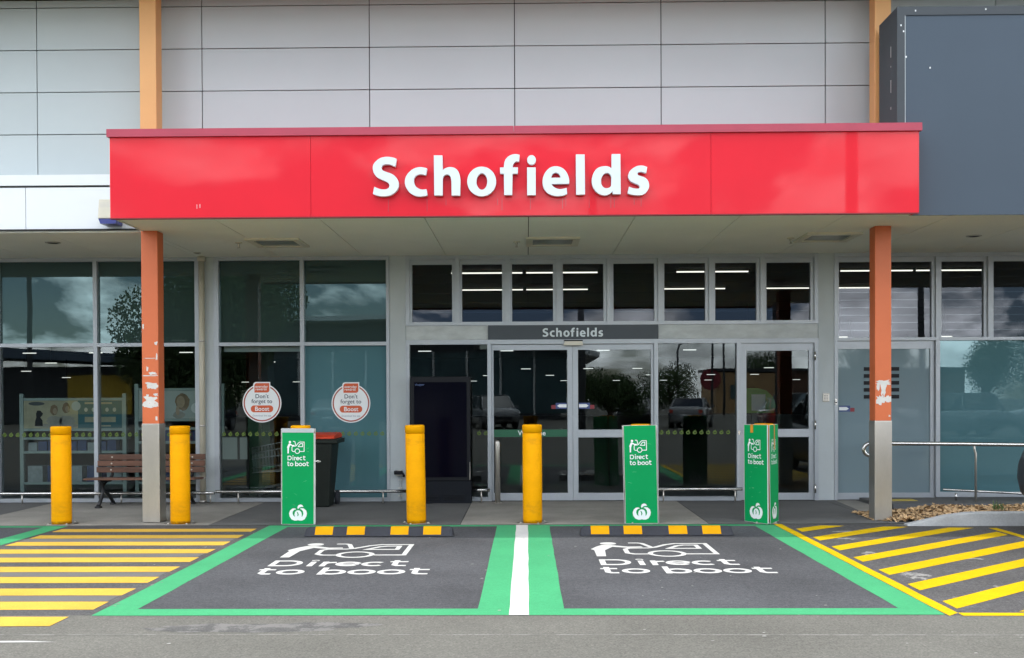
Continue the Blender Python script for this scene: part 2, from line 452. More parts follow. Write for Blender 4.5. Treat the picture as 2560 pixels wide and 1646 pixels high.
GLYPHS = [('S',[[(-1.49,4.335),(-1.502,4.34),(-1.514,4.345),(-1.53,4.35),(-1.553,4.354),(-1.578,4.358),(-1.604,4.359),(-1.627,4.357),(-1.649,4.353),(-1.67,4.347),(-1.69,4.338),(-1.708,4.326),(-1.725,4.312),(-1.739,4.298),(-1.751,4.282),(-1.76,4.265),(-1.764,4.248),(-1.765,4.231),(-1.764,4.214),(-1.761,4.198),(-1.757,4.182),(-1.75,4.167),(-1.74,4.151),(-1.727,4.136),(-1.713,4.123),(-1.698,4.113),(-1.68,4.104),(-1.664,4.097),(-1.648,4.09),(-1.633,4.084),(-1.62,4.079),(-1.608,4.073),(-1.597,4.066),(-1.588,4.059),(-1.582,4.051),(-1.577,4.042),(-1.574,4.032),(-1.574,4.023),(-1.576,4.013),(-1.58,4.005),(-1.587,3.997),(-1.596,3.991),(-1.606,3.987),(-1.617,3.984),(-1.629,3.983),(-1.642,3.983),(-1.658,3.984),(-1.676,3.987),(-1.694,3.991),(-1.712,3.998),(-1.73,4.007),(-1.749,4.015),(-1.765,3.933),(-1.755,3.928),(-1.744,3.923),(-1.731,3.918),(-1.713,3.913),(-1.692,3.908),(-1.672,3.905),(-1.655,3.904),(-1.638,3.904),(-1.621,3.905),(-1.601,3.907),(-1.581,3.911),(-1.562,3.917),(-1.544,3.926),(-1.526,3.937),(-1.511,3.949),(-1.497,3.963),(-1.484,3.977),(-1.475,3.993),(-1.469,4.009),(-1.466,4.027),(-1.466,4.044),(-1.468,4.061),(-1.472,4.078),(-1.479,4.095),(-1.489,4.112),(-1.503,4.129),(-1.517,4.143),(-1.532,4.153),(-1.548,4.162),(-1.564,4.169),(-1.58,4.175),(-1.597,4.18),(-1.612,4.185),(-1.627,4.191),(-1.641,4.197),(-1.652,4.205),(-1.659,4.213),(-1.663,4.222),(-1.664,4.232),(-1.663,4.242),(-1.658,4.253),(-1.65,4.261),(-1.64,4.268),(-1.626,4.272),(-1.611,4.274),(-1.595,4.274),(-1.578,4.272),(-1.56,4.267),(-1.542,4.261),(-1.523,4.253),(-1.504,4.245)]]),('c',[[(-1.139,4.223),(-1.152,4.226),(-1.165,4.23),(-1.179,4.233),(-1.195,4.236),(-1.212,4.237),(-1.23,4.237),(-1.249,4.234),(-1.269,4.229),(-1.289,4.221),(-1.31,4.21),(-1.33,4.194),(-1.348,4.178),(-1.363,4.161),(-1.375,4.142),(-1.385,4.124),(-1.391,4.105),(-1.394,4.087),(-1.395,4.069),(-1.394,4.051),(-1.391,4.033),(-1.386,4.014),(-1.376,3.994),(-1.363,3.974),(-1.349,3.955),(-1.334,3.94),(-1.316,3.928),(-1.298,3.917),(-1.279,3.909),(-1.259,3.903),(-1.24,3.9),(-1.22,3.899),(-1.2,3.9),(-1.181,3.902),(-1.165,3.904),(-1.15,3.908),(-1.135,3.912),(-1.147,3.983),(-1.161,3.981),(-1.175,3.979),(-1.188,3.978),(-1.2,3.979),(-1.212,3.981),(-1.224,3.985),(-1.238,3.991),(-1.252,4.0),(-1.265,4.01),(-1.274,4.022),(-1.281,4.036),(-1.286,4.05),(-1.29,4.065),(-1.292,4.08),(-1.291,4.094),(-1.288,4.107),(-1.282,4.119),(-1.275,4.13),(-1.267,4.139),(-1.257,4.145),(-1.246,4.15),(-1.232,4.154),(-1.217,4.155),(-1.202,4.155),(-1.185,4.153),(-1.168,4.148),(-1.15,4.144)]]),('h',[[(-1.059,4.371),(-0.961,4.37),(-0.958,4.199),(-0.948,4.207),(-0.938,4.216),(-0.927,4.222),(-0.914,4.227),(-0.9,4.231),(-0.886,4.234),(-0.874,4.235),(-0.862,4.235),(-0.85,4.233),(-0.835,4.23),(-0.82,4.224),(-0.806,4.216),(-0.793,4.204),(-0.782,4.19),(-0.773,4.174),(-0.766,4.155),(-0.76,4.133),(-0.757,4.112),(-0.755,4.09),(-0.755,4.068),(-0.755,4.046),(-0.758,3.907),(-0.856,3.908),(-0.858,4.076),(-0.861,4.093),(-0.864,4.109),(-0.868,4.123),(-0.876,4.134),(-0.885,4.142),(-0.894,4.148),(-0.904,4.15),(-0.914,4.15),(-0.923,4.148),(-0.933,4.143),(-0.942,4.136),(-0.949,4.128),(-0.953,4.119),(-0.956,4.109),(-0.958,4.099),(-0.96,3.909),(-1.056,3.91)]]),('o',[[(-0.343,4.066),(-0.343,4.053),(-0.345,4.04),(-0.347,4.028),(-0.35,4.016),(-0.354,4.004),(-0.359,3.992),(-0.365,3.981),(-0.372,3.97),(-0.379,3.96),(-0.388,3.95),(-0.396,3.941),(-0.406,3.933),(-0.416,3.926),(-0.426,3.919),(-0.437,3.913),(-0.449,3.908),(-0.461,3.904),(-0.473,3.901),(-0.485,3.899),(-0.497,3.897),(-0.509,3.897),(-0.522,3.897),(-0.534,3.899),(-0.546,3.901),(-0.558,3.905),(-0.57,3.909),(-0.581,3.914),(-0.592,3.92),(-0.603,3.927),(-0.613,3.935),(-0.622,3.943),(-0.631,3.952),(-0.639,3.962),(-0.646,3.972),(-0.653,3.983),(-0.659,3.994),(-0.664,4.006),(-0.668,4.018),(-0.671,4.03),(-0.673,4.043),(-0.674,4.055),(-0.675,4.068),(-0.674,4.081),(-0.673,4.093),(-0.67,4.106),(-0.667,4.118),(-0.663,4.13),(-0.658,4.142),(-0.652,4.153),(-0.645,4.164),(-0.638,4.174),(-0.63,4.183),(-0.621,4.192),(-0.612,4.2),(-0.602,4.208),(-0.591,4.215),(-0.58,4.22),(-0.569,4.225),(-0.557,4.23),(-0.545,4.233),(-0.533,4.235),(-0.52,4.236),(-0.508,4.237),(-0.496,4.236),(-0.483,4.235),(-0.471,4.232),(-0.459,4.229),(-0.447,4.225),(-0.436,4.219),(-0.425,4.213),(-0.415,4.206),(-0.405,4.199),(-0.395,4.191),(-0.386,4.181),(-0.378,4.172),(-0.371,4.162),(-0.365,4.151),(-0.359,4.139),(-0.354,4.128),(-0.35,4.116),(-0.347,4.103),(-0.344,4.091),(-0.343,4.078)],[(-0.444,4.066),(-0.445,4.059),(-0.445,4.051),(-0.446,4.045),(-0.447,4.038),(-0.449,4.031),(-0.451,4.024),(-0.453,4.018),(-0.455,4.012),(-0.458,4.007),(-0.461,4.001),(-0.465,3.996),(-0.468,3.992),(-0.472,3.987),(-0.476,3.984),(-0.48,3.98),(-0.484,3.978),(-0.489,3.975),(-0.493,3.973),(-0.498,3.972),(-0.502,3.971),(-0.507,3.971),(-0.512,3.972),(-0.516,3.972),(-0.521,3.974),(-0.525,3.976),(-0.53,3.978),(-0.534,3.981),(-0.538,3.984),(-0.542,3.988),(-0.546,3.992),(-0.549,3.997),(-0.552,4.002),(-0.555,4.007),(-0.558,4.013),(-0.561,4.019),(-0.563,4.025),(-0.565,4.032),(-0.566,4.039),(-0.567,4.045),(-0.568,4.052),(-0.569,4.059),(-0.569,4.067),(-0.568,4.074),(-0.568,4.081),(-0.567,4.088),(-0.566,4.094),(-0.564,4.101),(-0.562,4.108),(-0.56,4.114),(-0.558,4.12),(-0.555,4.126),(-0.552,4.131),(-0.548,4.136),(-0.545,4.14),(-0.541,4.145),(-0.537,4.148),(-0.533,4.152),(-0.529,4.154),(-0.524,4.157),(-0.52,4.159),(-0.515,4.16),(-0.511,4.161),(-0.506,4.161),(-0.501,4.161),(-0.497,4.16),(-0.492,4.158),(-0.488,4.157),(-0.483,4.154),(-0.479,4.151),(-0.475,4.148),(-0.471,4.144),(-0.467,4.14),(-0.464,4.135),(-0.461,4.13),(-0.458,4.125),(-0.455,4.119),(-0.452,4.113),(-0.45,4.107),(-0.448,4.1),(-0.447,4.094),(-0.446,4.087),(-0.445,4.08),(-0.444,4.073)]]),('f',[[(-0.071,4.37),(-0.087,4.373),(-0.102,4.377),(-0.119,4.378),(-0.137,4.377),(-0.155,4.373),(-0.173,4.367),(-0.19,4.358),(-0.206,4.348),(-0.219,4.335),(-0.23,4.322),(-0.238,4.306),(-0.244,4.289),(-0.248,4.269),(-0.25,4.248),(-0.253,4.226),(-0.297,4.226),(-0.295,4.155),(-0.252,4.154),(-0.25,3.909),(-0.157,3.909),(-0.153,4.154),(-0.092,4.154),(-0.09,4.225),(-0.153,4.225),(-0.151,4.236),(-0.15,4.247),(-0.146,4.258),(-0.141,4.268),(-0.134,4.277),(-0.127,4.285),(-0.12,4.29),(-0.112,4.293),(-0.104,4.294),(-0.095,4.294),(-0.085,4.293),(-0.076,4.292)]]),('i',[[(0.117,4.31),(0.117,4.306),(0.116,4.301),(0.115,4.297),(0.114,4.294),(0.113,4.29),(0.112,4.286),(0.11,4.282),(0.108,4.279),(0.106,4.276),(0.103,4.273),(0.101,4.27),(0.098,4.267),(0.095,4.265),(0.092,4.263),(0.088,4.261),(0.085,4.259),(0.081,4.258),(0.078,4.257),(0.074,4.256),(0.07,4.256),(0.067,4.256),(0.063,4.256),(0.059,4.256),(0.055,4.257),(0.052,4.258),(0.048,4.259),(0.045,4.261),(0.042,4.263),(0.038,4.265),(0.035,4.268),(0.033,4.27),(0.03,4.273),(0.028,4.276),(0.025,4.28),(0.023,4.283),(0.022,4.287),(0.02,4.29),(0.019,4.294),(0.018,4.298),(0.017,4.302),(0.017,4.306),(0.017,4.31),(0.017,4.314),(0.017,4.318),(0.018,4.322),(0.019,4.326),(0.02,4.33),(0.022,4.334),(0.024,4.338),(0.026,4.341),(0.028,4.344),(0.03,4.347),(0.033,4.35),(0.036,4.353),(0.039,4.355),(0.042,4.357),(0.045,4.359),(0.049,4.361),(0.052,4.362),(0.056,4.363),(0.06,4.364),(0.063,4.364),(0.067,4.364),(0.071,4.364),(0.074,4.364),(0.078,4.363),(0.082,4.362),(0.085,4.361),(0.089,4.359),(0.092,4.357),(0.095,4.355),(0.098,4.352),(0.101,4.35),(0.104,4.347),(0.106,4.344),(0.108,4.34),(0.11,4.337),(0.112,4.333),(0.113,4.33),(0.115,4.326),(0.116,4.322),(0.116,4.318),(0.117,4.314)],[(0.015,4.224),(0.114,4.223),(0.113,3.905),(0.015,3.906)]]),('e',[[(0.496,4.033),(0.498,4.041),(0.5,4.05),(0.5,4.061),(0.499,4.077),(0.496,4.096),(0.491,4.115),(0.483,4.136),(0.473,4.157),(0.46,4.177),(0.446,4.193),(0.429,4.208),(0.411,4.219),(0.391,4.227),(0.37,4.233),(0.349,4.235),(0.328,4.235),(0.308,4.231),(0.288,4.224),(0.268,4.212),(0.25,4.196),(0.234,4.178),(0.22,4.159),(0.21,4.139),(0.201,4.117),(0.196,4.095),(0.193,4.071),(0.193,4.048),(0.195,4.027),(0.199,4.006),(0.206,3.987),(0.215,3.968),(0.227,3.952),(0.24,3.937),(0.257,3.924),(0.275,3.914),(0.294,3.906),(0.314,3.899),(0.334,3.895),(0.356,3.892),(0.379,3.892),(0.403,3.894),(0.425,3.897),(0.443,3.902),(0.459,3.909),(0.475,3.916),(0.469,3.985),(0.457,3.982),(0.446,3.979),(0.433,3.976),(0.418,3.973),(0.402,3.972),(0.387,3.972),(0.371,3.975),(0.355,3.98),(0.341,3.986),(0.329,3.993),(0.318,4.001),(0.31,4.009),(0.304,4.017),(0.3,4.024),(0.296,4.032)],[(0.293,4.103),(0.296,4.116),(0.299,4.129),(0.303,4.139),(0.309,4.148),(0.318,4.154),(0.326,4.158),(0.333,4.161),(0.341,4.163),(0.349,4.162),(0.358,4.16),(0.367,4.156),(0.376,4.15),(0.383,4.142),(0.39,4.133),(0.395,4.123),(0.398,4.116),(0.399,4.109),(0.4,4.103)]]),('l',[[(0.578,4.369),(0.678,4.368),(0.68,3.909),(0.578,3.907)]]),('d',[[(0.989,4.37),(1.088,4.369),(1.09,3.909),(0.999,3.91),(0.997,3.943),(0.986,3.932),(0.975,3.921),(0.962,3.912),(0.948,3.905),(0.933,3.9),(0.916,3.897),(0.899,3.897),(0.881,3.9),(0.863,3.905),(0.844,3.914),(0.826,3.926),(0.809,3.94),(0.794,3.958),(0.781,3.978),(0.771,3.998),(0.764,4.018),(0.761,4.038),(0.759,4.059),(0.76,4.082),(0.763,4.106),(0.769,4.128),(0.778,4.15),(0.789,4.171),(0.802,4.189),(0.816,4.203),(0.831,4.213),(0.848,4.221),(0.868,4.227),(0.89,4.231),(0.91,4.232),(0.927,4.232),(0.942,4.229),(0.956,4.225),(0.967,4.22),(0.977,4.213),(0.987,4.207)],[(0.984,4.111),(0.977,4.123),(0.971,4.134),(0.963,4.144),(0.954,4.15),(0.944,4.154),(0.932,4.155),(0.92,4.153),(0.906,4.147),(0.894,4.139),(0.885,4.128),(0.877,4.115),(0.871,4.101),(0.867,4.087),(0.866,4.073),(0.865,4.059),(0.866,4.045),(0.867,4.032),(0.871,4.02),(0.876,4.009),(0.884,3.998),(0.893,3.989),(0.904,3.983),(0.916,3.979),(0.928,3.978),(0.94,3.979),(0.952,3.982),(0.963,3.987),(0.97,3.994),(0.977,4.003),(0.983,4.012)]]),('s',[[(1.396,4.217),(1.383,4.223),(1.369,4.228),(1.354,4.233),(1.34,4.235),(1.324,4.236),(1.308,4.235),(1.291,4.233),(1.273,4.228),(1.255,4.22),(1.236,4.209),(1.216,4.194),(1.201,4.179),(1.19,4.164),(1.184,4.148),(1.179,4.133),(1.177,4.118),(1.178,4.104),(1.181,4.091),(1.188,4.078),(1.197,4.067),(1.208,4.056),(1.222,4.047),(1.239,4.04),(1.254,4.033),(1.268,4.027),(1.282,4.023),(1.292,4.017),(1.301,4.01),(1.306,4.002),(1.309,3.994),(1.309,3.987),(1.305,3.98),(1.3,3.975),(1.293,3.972),(1.284,3.971),(1.273,3.971),(1.26,3.972),(1.246,3.974),(1.231,3.977),(1.216,3.982),(1.201,3.988),(1.187,3.995),(1.169,3.918),(1.184,3.913),(1.199,3.907),(1.215,3.903),(1.235,3.9),(1.256,3.897),(1.277,3.896),(1.295,3.895),(1.313,3.896),(1.33,3.898),(1.347,3.903),(1.362,3.91),(1.376,3.921),(1.389,3.936),(1.401,3.953),(1.41,3.97),(1.415,3.985),(1.417,3.998),(1.417,4.012),(1.415,4.029),(1.41,4.046),(1.404,4.062),(1.394,4.076),(1.382,4.087),(1.369,4.097),(1.354,4.104),(1.338,4.108),(1.323,4.113),(1.311,4.117),(1.301,4.12),(1.293,4.124),(1.287,4.13),(1.284,4.137),(1.284,4.144),(1.286,4.149),(1.29,4.155),(1.297,4.159),(1.306,4.162),(1.318,4.164),(1.331,4.164),(1.347,4.16),(1.365,4.153),(1.383,4.147)]])]

# icon and lettering of the pick-up bays, in board units (x right, y up, 350 wide)
def iy(p): return (p[0] - 175.0, 575.0 - p[1])
ICON_PERSON = [iy(p) for p in [(203, 213), (225, 213), (262, 238), (292, 236), (295, 249), (258, 254), (226, 240), (213, 270), (205, 288), (201, 372), (181, 372), (181, 288), (174, 274), (190, 235)]]
ICON_HEAD = arc(220 - 175, 575 - 190, 19, 19, 0, 345, 23)
ICON_STROKES = [
    ([iy(p) for p in [(268, 179), (290, 179), (299, 186), (314, 243)]], False),
    ([iy(p) for p in [(296, 340), (266, 340), (252, 326), (252, 272), (262, 258), (305, 256), (322, 246), (352, 206), (376, 190), (446, 190), (446, 340), (380, 340)]], False),
    ([iy(p) for p in [(352, 263), (421, 263), (421, 214), (392, 214), (376, 224)]], True),
    (arc(338 - 175, 575 - 335, 37, 37, 0, 345, 23), True)]
SW = 12.0
def _t(x, w): return [([(x + 13, 75 - 3), (x + 13, 16), (x + 20, 8), (x + w, 8)], False), ([(x, 54), (x + w, 54)], False)]
TEXT_STROKES = []
# second line "to boot": baseline 0, x-height 60
TEXT_STROKES += _t(2, 34)
TEXT_STROKES += [(arc(71, 28, 22, 21, 0, 345, 23), True)]
TEXT_STROKES += [([(134, 78), (134, 1)], False), (arc(155, 28, 21, 21, 0, 345, 23), True)]
TEXT_STROKES += [(arc(213, 28, 22, 21, 0, 345, 23), True), (arc(272, 28, 22, 21, 0, 345, 23), True)]
TEXT_STROKES += _t(306, 40)
# first line "Direct": baseline 93
b = 93
TEXT_STROKES += [([(13, b + 8), (40, b + 8)] + arc(40, b + 37, 26, 29, -75, 75, 12) + [(40, b + 66), (13, b + 66)], True)]
TEXT_STROKES += [([(93, b + 54), (93, b + 1)], False), (arc(93, b + 71, 2.4, 2.4, 0, 315, 7), True)]
TEXT_STROKES += [([(119, b + 56), (119, b + 1)], False), ([(119, b + 34), (126, b + 44), (142, b + 47)], False)]
TEXT_STROKES += [(arc(170, b + 28, 21, 21, -40, -350, 20), False), ([(149, b + 27), (192, b + 27)], False)]
TEXT_STROKES += [(arc(224, b + 28, 21, 21, -48, -312, 18), False)]
TEXT_STROKES += _t(254, 38)
for i in (-2, -1):
    TEXT_STROKES[i] = ([(x, y + b) for x, y in TEXT_STROKES[i][0]], False)
LOGO_BODY = [(318, 1265), (290, 1250), (255, 1255), (220, 1285), (203, 1330), (210, 1380), (240, 1425), (290, 1447), (320, 1446), (345, 1438), (370, 1446), (410, 1445), (450, 1425), (480, 1375), (488, 1330), (475, 1285), (440, 1254), (405, 1248), (370, 1258),
             (400, 1270), (425, 1300), (430, 1340), (420, 1370), (403, 1388), (405, 1350), (398, 1315), (380, 1290), (348, 1280), (315, 1290), (295, 1315), (288, 1350), (295, 1388), (270, 1365), (258, 1335), (262, 1300), (285, 1275)]
LOGO_LEAF = [(335, 1235), (350, 1202), (385, 1188), (415, 1200), (432, 1228), (395, 1228), (365, 1240), (345, 1263)]
LOGO_HOLE = [(320, 1303), (342, 1312), (356, 1345), (346, 1378), (335, 1372), (338, 1345), (332, 1322)]
LOGO = [[(x - 345, 1350 - y) for x, y in p] for p in (LOGO_BODY, LOGO_LEAF, LOGO_HOLE)]
def pickup_print(parent, mat, place, s, name_icon, name_text):
    """person, open boot and the words, printed flat; s metres per unit"""
    pl = lambda u, v, w: place(u * s, v * s, w)
    mb = MB(); k = 0
    for path, closed in ICON_STROKES:
        k += 1; ribbon(mb, path, 11.0, pl, 0.0004 * k, closed)
    me = fill_mesh([ICON_PERSON], 0.0002, lambda u, v, w: place(u * s, v * s, w + 0.0024))
    b0 = len(mb.v); mb.v += [tuple(v.co) for v in me.vertices]
    for p in me.polygons: mb.f.append(tuple(b0 + i for i in p.vertices)); mb.s.append(False)
    mb.add([pl(u, v, 0.0028) for u, v in ICON_HEAD[:-1]], [tuple(range(len(ICON_HEAD) - 1))])
    bpy.data.meshes.remove(me)
    o1 = make(name_icon, mb, mat, parent)
    mb = MB(); k = 0
    for path, closed in TEXT_STROKES:
        k += 1; ribbon(mb, path, SW, pl, 0.0003 + 0.0003 * (k % 4), closed)
    o2 = make(name_text, mb, mat, parent)
    return o1, o2

# ================================================================== THE SETTING
ground = struct('ground', MB().sheet([(-260, -260), (260, -260), (260, 260), (-260, 260)], 0.0), m_asphalt)

# footpath in front of the shop: alternating concrete and asphalt bays
PATH_F, PATH_B = 12.58, 15.30
footpath = tag(make('footpath', MB().sheet([(-16, PATH_F + 0.01), (16, PATH_F + 0.01), (16, PATH_B), (-16, PATH_B)], 0.003), m_gap), kind='structure')
edges = [-16, -13.3, -10.25, -7.15, -3.95, -0.83, 2.24, 4.45, 16]
for i in range(len(edges) - 1):
    m = m_concrete if i in (1, 3, 5) else m_dark_path
    make('paving_slab', MB().slab([(edges[i] + 0.006, PATH_F), (edges[i + 1] - 0.006, PATH_F), (edges[i + 1] - 0.006, PATH_B), (edges[i] + 0.006, PATH_B)], 0.0055, 0.010), m, footpath)
# bare concrete wedge beside the glass at the right-hand column
make('paving_slab', MB().slab([(4.62, 15.29), (4.62, 14.9), (4.75, 13.6), (4.40, 13.15), (4.30, 13.3)][::-1] if False else [(4.48, 13.2), (4.9, 13.2), (4.9, 15.28), (4.60, 15.28)], 0.011, 0.014), m_concrete, footpath)

# two pick-up bays
BX0, BXM, BX1 = -3.19, -0.05, 3.02
BY0, BY1 = 7.40, 12.56
bays = []
for x0, x1 in ((BX0, BXM), (BXM, BX1)):
    b_ = struct('parking_bay', MB().sheet([(x0 + 0.1, BY0 + 0.1), (x1 - 0.1, BY0 + 0.1), (x1 - 0.1, BY1 - 0.02), (x0 + 0.1, BY1 - 0.02)], 0.0015), m_bay)
    bays.append(b_)
far_bay = struct('parking_bay', MB().sheet([(-9.0, BY0 + 0.1), (-5.85, BY0 + 0.1), (-5.85, BY1 - 0.02), (-9.0, BY1 - 0.02)], 0.0015), m_bay)
struct('walkway', MB().sheet([(-5.69, 7.42), (-3.20, 7.42), (-3.20, 12.56), (-5.69, 12.56)], 0.0012), m_walk)
struct('walkway', MB().sheet([(3.02, BY0 - 0.02), (9.6, BY0 - 0.02), (9.6, 12.42), (4.6, 12.42), (4.45, 12.57), (3.02, 12.57)], 0.0012), m_walk)
def paint(name, pts, mat, parent=ground, z=0.003):
    """one painted mark with slightly uneven edges"""
    out_ = []
    n = len(pts)
    for i in range(n):
        a, b2 = Vector(pts[i]), Vector(pts[(i + 1) % n])
        k = max(1, int((b2 - a).length / 0.35))
        for j in range(k):
            q = a.lerp(b2, j / k)
            jit = 0.0035
            out_.append((q.x + random.uniform(-jit, jit), q.y + random.uniform(-jit, jit)))
    return make(name, MB().sheet(out_, z), mat, parent)
GW = 0.255
paint('painted_line', [(BX0, BY0), (BX1, BY0), (BX1, BY0 + 0.225), (BX0, BY0 + 0.225)], m_green_paint)
paint('painted_line', [(BX0, BY1 - 0.13), (BX1, BY1 - 0.13), (BX1, BY1), (BX0, BY1)], m_green_paint)
for x0, x1 in ((BX0, BX0 + GW), (BXM - 0.32, BXM + 0.32), (BX1 - GW, BX1)):
    paint('painted_line', [(x0, BY0 + 0.225), (x1, BY0 + 0.225), (x1, BY1 - 0.13), (x0, BY1 - 0.13)], m_green_paint)
paint('painted_line', [(BXM - 0.085, BY0), (BXM + 0.06, BY0), (BXM + 0.06, BY1 + 0.0), (BXM - 0.085, BY1 + 0.0)], m_white_paint, z=0.0045)
# the neighbouring bay beyond the crossing
paint('painted_line', [(-5.95, BY0), (-5.70, BY0), (-5.70, BY1), (-5.95, BY1)], m_green_paint)
paint('painted_line', [(-9.0, BY1 - 0.13), (-5.95, BY1 - 0.13), (-5.95, BY1), (-9.0, BY1)], m_green_paint)
# faded yellow bars of the walkway
m_blackout = M('painted_out_bar', (0.125, 0.122, 0.115), 0.75, 0.08, 1.5, 0.12, 60, spec=0.25)
for i in range(10):
    y1 = 12.27 - i * 0.545
    w = 0.27 + 0.004 * i
    xr = -3.27 if i < 9 else -3.34
    paint('painted_stripe', [(-5.64, y1 - w), (xr, y1 - w), (xr, y1), (-5.64, y1)], m_old_yellow)
    if i % 2 and i < 9:
        paint('painted_out_stripe', [(-5.64, y1 - 0.535), (xr - 0.02, y1 - 0.535), (xr - 0.02, y1 - w - 0.01), (-5.64, y1 - w - 0.01)], m_blackout, z=0.0025)
# yellow hatching on the right
HX0, HX1 = 3.03, 5.47
paint('painted_line', [(HX0, BY0 - 0.04), (HX0 + 0.10, BY0 + 0.06), (HX0 + 0.10, 12.6), (HX0, 12.6)], m_yellow_paint)
paint('painted_line', [(HX0 + 0.10, BY0 - 0.04), (9.5, BY0 - 0.04), (9.5, BY0 + 0.06), (HX0 + 0.104, BY0 + 0.06)], m_yellow_paint)
paint('painted_line', [(HX1, BY0 + 0.10), (HX1 + 0.10, BY0 + 0.10), (HX1 + 0.10, 12.17), (HX1, 12.17)], m_yellow_paint)
def clip(poly, fn):
    out_ = []
    for i in range(len(poly)):
        a, b2 = poly[i], poly[(i + 1) % len(poly)]
        fa, fb = fn(a), fn(b2)
        if fa >= 0: out_.append(a)
        if (fa < 0) != (fb < 0):
            t = fa / (fa - fb); out_.append((a[0] + (b2[0] - a[0]) * t, a[1] + (b2[1] - a[1]) * t))
    return out_
SL = 0.82
xl, xr = HX0 + 0.16, HX1 - 0.05
for i in range(-3, 9):
    y0 = 12.14 - 0.71 * i
    poly = [(xl, y0 - 0.27), (xr, y0 - 0.27 + SL * (xr - xl)), (xr, y0 + SL * (xr - xl)), (xl, y0)]
    poly = clip(poly, lambda p: 12.30 - 0.13 * max(0.0, p[0] - 4.4) - p[1] if p[0] > 4.4 else 12.50 - p[1])
    poly = clip(poly, lambda p: p[1] - (BY0 + 0.10)) if poly else poly
    if len(poly) >= 3:
        paint('painted_stripe', poly, m_yellow_paint)
# a worn white fragment in the lane and the pale seam of an old patch
paint('painted_stripe', [(-5.2, 6.56), (-3.08, 6.60), (-3.3, 6.63), (-5.2, 6.62)], m_white_paint)
m_seam = M('dusty_seam', (0.19, 0.186, 0.168), 0.95, 0.2, 6, 0.3, 60, wear=0.48, wearcol=ASPH, wear_s=5)
paint('seam', [(-6.0, 6.80), (-1.0, 6.795), (3.6, 6.76), (6, 6.765), (6, 6.785), (3.0, 6.79), (-1.0, 6.82), (-6, 6.82)], m_seam, z=0.0015)
# dark oil-stained patch in the lane
m_oil = M('oil_stain', (0.085, 0.084, 0.08), 0.85, 0.3, 3.0, 0.45, 60, bump=0.5, bs=140, wear=0.50, wearcol=(0.15, 0.146, 0.137), wear_s=6)
def blob(cx, cy, rx, ry, n=26, j=0.25, seed=0):
    rr = random.Random(seed)
    return [(cx + rx * math.cos(2 * math.pi * i / n) * (1 + rr.uniform(-j, j)), cy + ry * math.sin(2 * math.pi * i / n) * (1 + rr.uniform(-j, j))) for i in range(n)]
make('stain_or_shade', MB().sheet(blob(-1.95, 7.0, 0.62, 0.14, seed=3), 0.001), m_oil, ground)
make('stain_or_shade', MB().sheet(blob(-1.4, 7.08, 0.35, 0.10, seed=5), 0.0014), m_oil, ground)
# scattered litter, dried gum and grit on the asphalt
gm = MB(); rr = random.Random(11)
for i in range(80):
    x, y = rr.uniform(-5.5, 5.5), rr.uniform(6.1, 12.4)
    s = rr.uniform(0.006, 0.016)
    gm.add([(x - s, y - s * 0.6, 0.0065), (x + s, y - s * 0.4, 0.0065), (x + s * 0.6, y + s, 0.0065), (x - s * 0.7, y + s * 0.7, 0.0065)], [(0, 1, 2, 3)])
tag(make('grit', gm, M('pale_grit', (0.28, 0.28, 0.26), 0.9, 0.4, 3), None), 'tiny pale specks of grit and gum on the asphalt', 'grit', kind='stuff')

# pale dusty scuffs across the hatching
m_scuff = M('pale_dust_scuff', (0.27, 0.265, 0.25), 0.95, 0.2, 5, 0.3, 60, wear=0.47, wearcol=(0.080, 0.078, 0.077), wear_s=5, spec=0.2)
for k, (x, y, a, b2) in enumerate(((4.55, 8.9, 0.16, 0.05), (4.9, 8.1, 0.45, 0.10), (4.3, 9.9, 0.10, 0.06), (5.1, 9.3, 0.12, 0.05), (3.55, 11.3, 0.13, 0.07), (3.45, 10.2, 0.10, 0.16), (3.40, 9.0, 0.12, 0.2), (5.15, 7.75, 0.5, 0.09), (4.0, 8.5, 0.2, 0.06), (3.7, 11.9, 0.16, 0.05))):
    make('stain_or_shade', MB().sheet(blob(x, y, a, b2, 22, 0.35, 40 + k), 0.0019), m_scuff, ground)
# lettering on the two bays
S_G = 1.60 / 350
for bay, x0, y0, seed in ((bays[0], -2.48, 9.09, 1), (bays[1], 0.66, 9.12, 2)):
    pickup_print(bay, m_white_paint, (lambda x0, y0: lambda u, v, w: Vector((x0 + u, y0 + v * 1.04, 0.0030 + w)))(x0, y0), S_G, 'ground_icon', 'ground_lettering')

# garden bed with kerb and bark mulch on the right
kb = MB()
kpts = [(4.60, 0.015), (4.85, 0.07), (5.10, 0.125), (5.35, 0.155), (5.60, 0.16), (6.4, 0.16), (7.4, 0.16), (8.6, 0.16), (9.8, 0.16)]
n = len(kpts)
for x, h in kpts:
    t_ = 0.10 + 0.05 * min(1, h / 0.16)
    yb = 12.40 - 0.012 * (x - 4.6)
    kb.v += [(x, yb - 0.02, 0.0), (x, yb + 0.0, h * 0.93), (x, yb + 0.025, h), (x, yb + t_, h), (x, yb + t_ + 0.02, 0.0)]
for i in range(n - 1):
    for k in range(4):
        a = i * 5 + k
        kb.f.append((a, a + 5, a + 6, a + 1)); kb.s.append(k in (1,))
kb.f.append((0, 1, 2, 3, 4)); kb.s.append(False)
tag(make('kerb', kb, m_kerb), 'pale grey concrete kerb tapering down beside the bark mulch', 'kerb', kind='structure')
def mulch_h(x, y):
    e = min(1, max(0, (x - 4.45) / 0.9)) * min(1, max(0, (y - 12.45) / 0.12 + 0.35)) * min(1, max(0, (13.75 - y) / 0.35))
    return 0.012 + 0.128 * e * (0.9 + 0.1 * math.sin(x * 5.1) * math.cos(y * 7))
gb = MB(); nx, ny = 44, 10
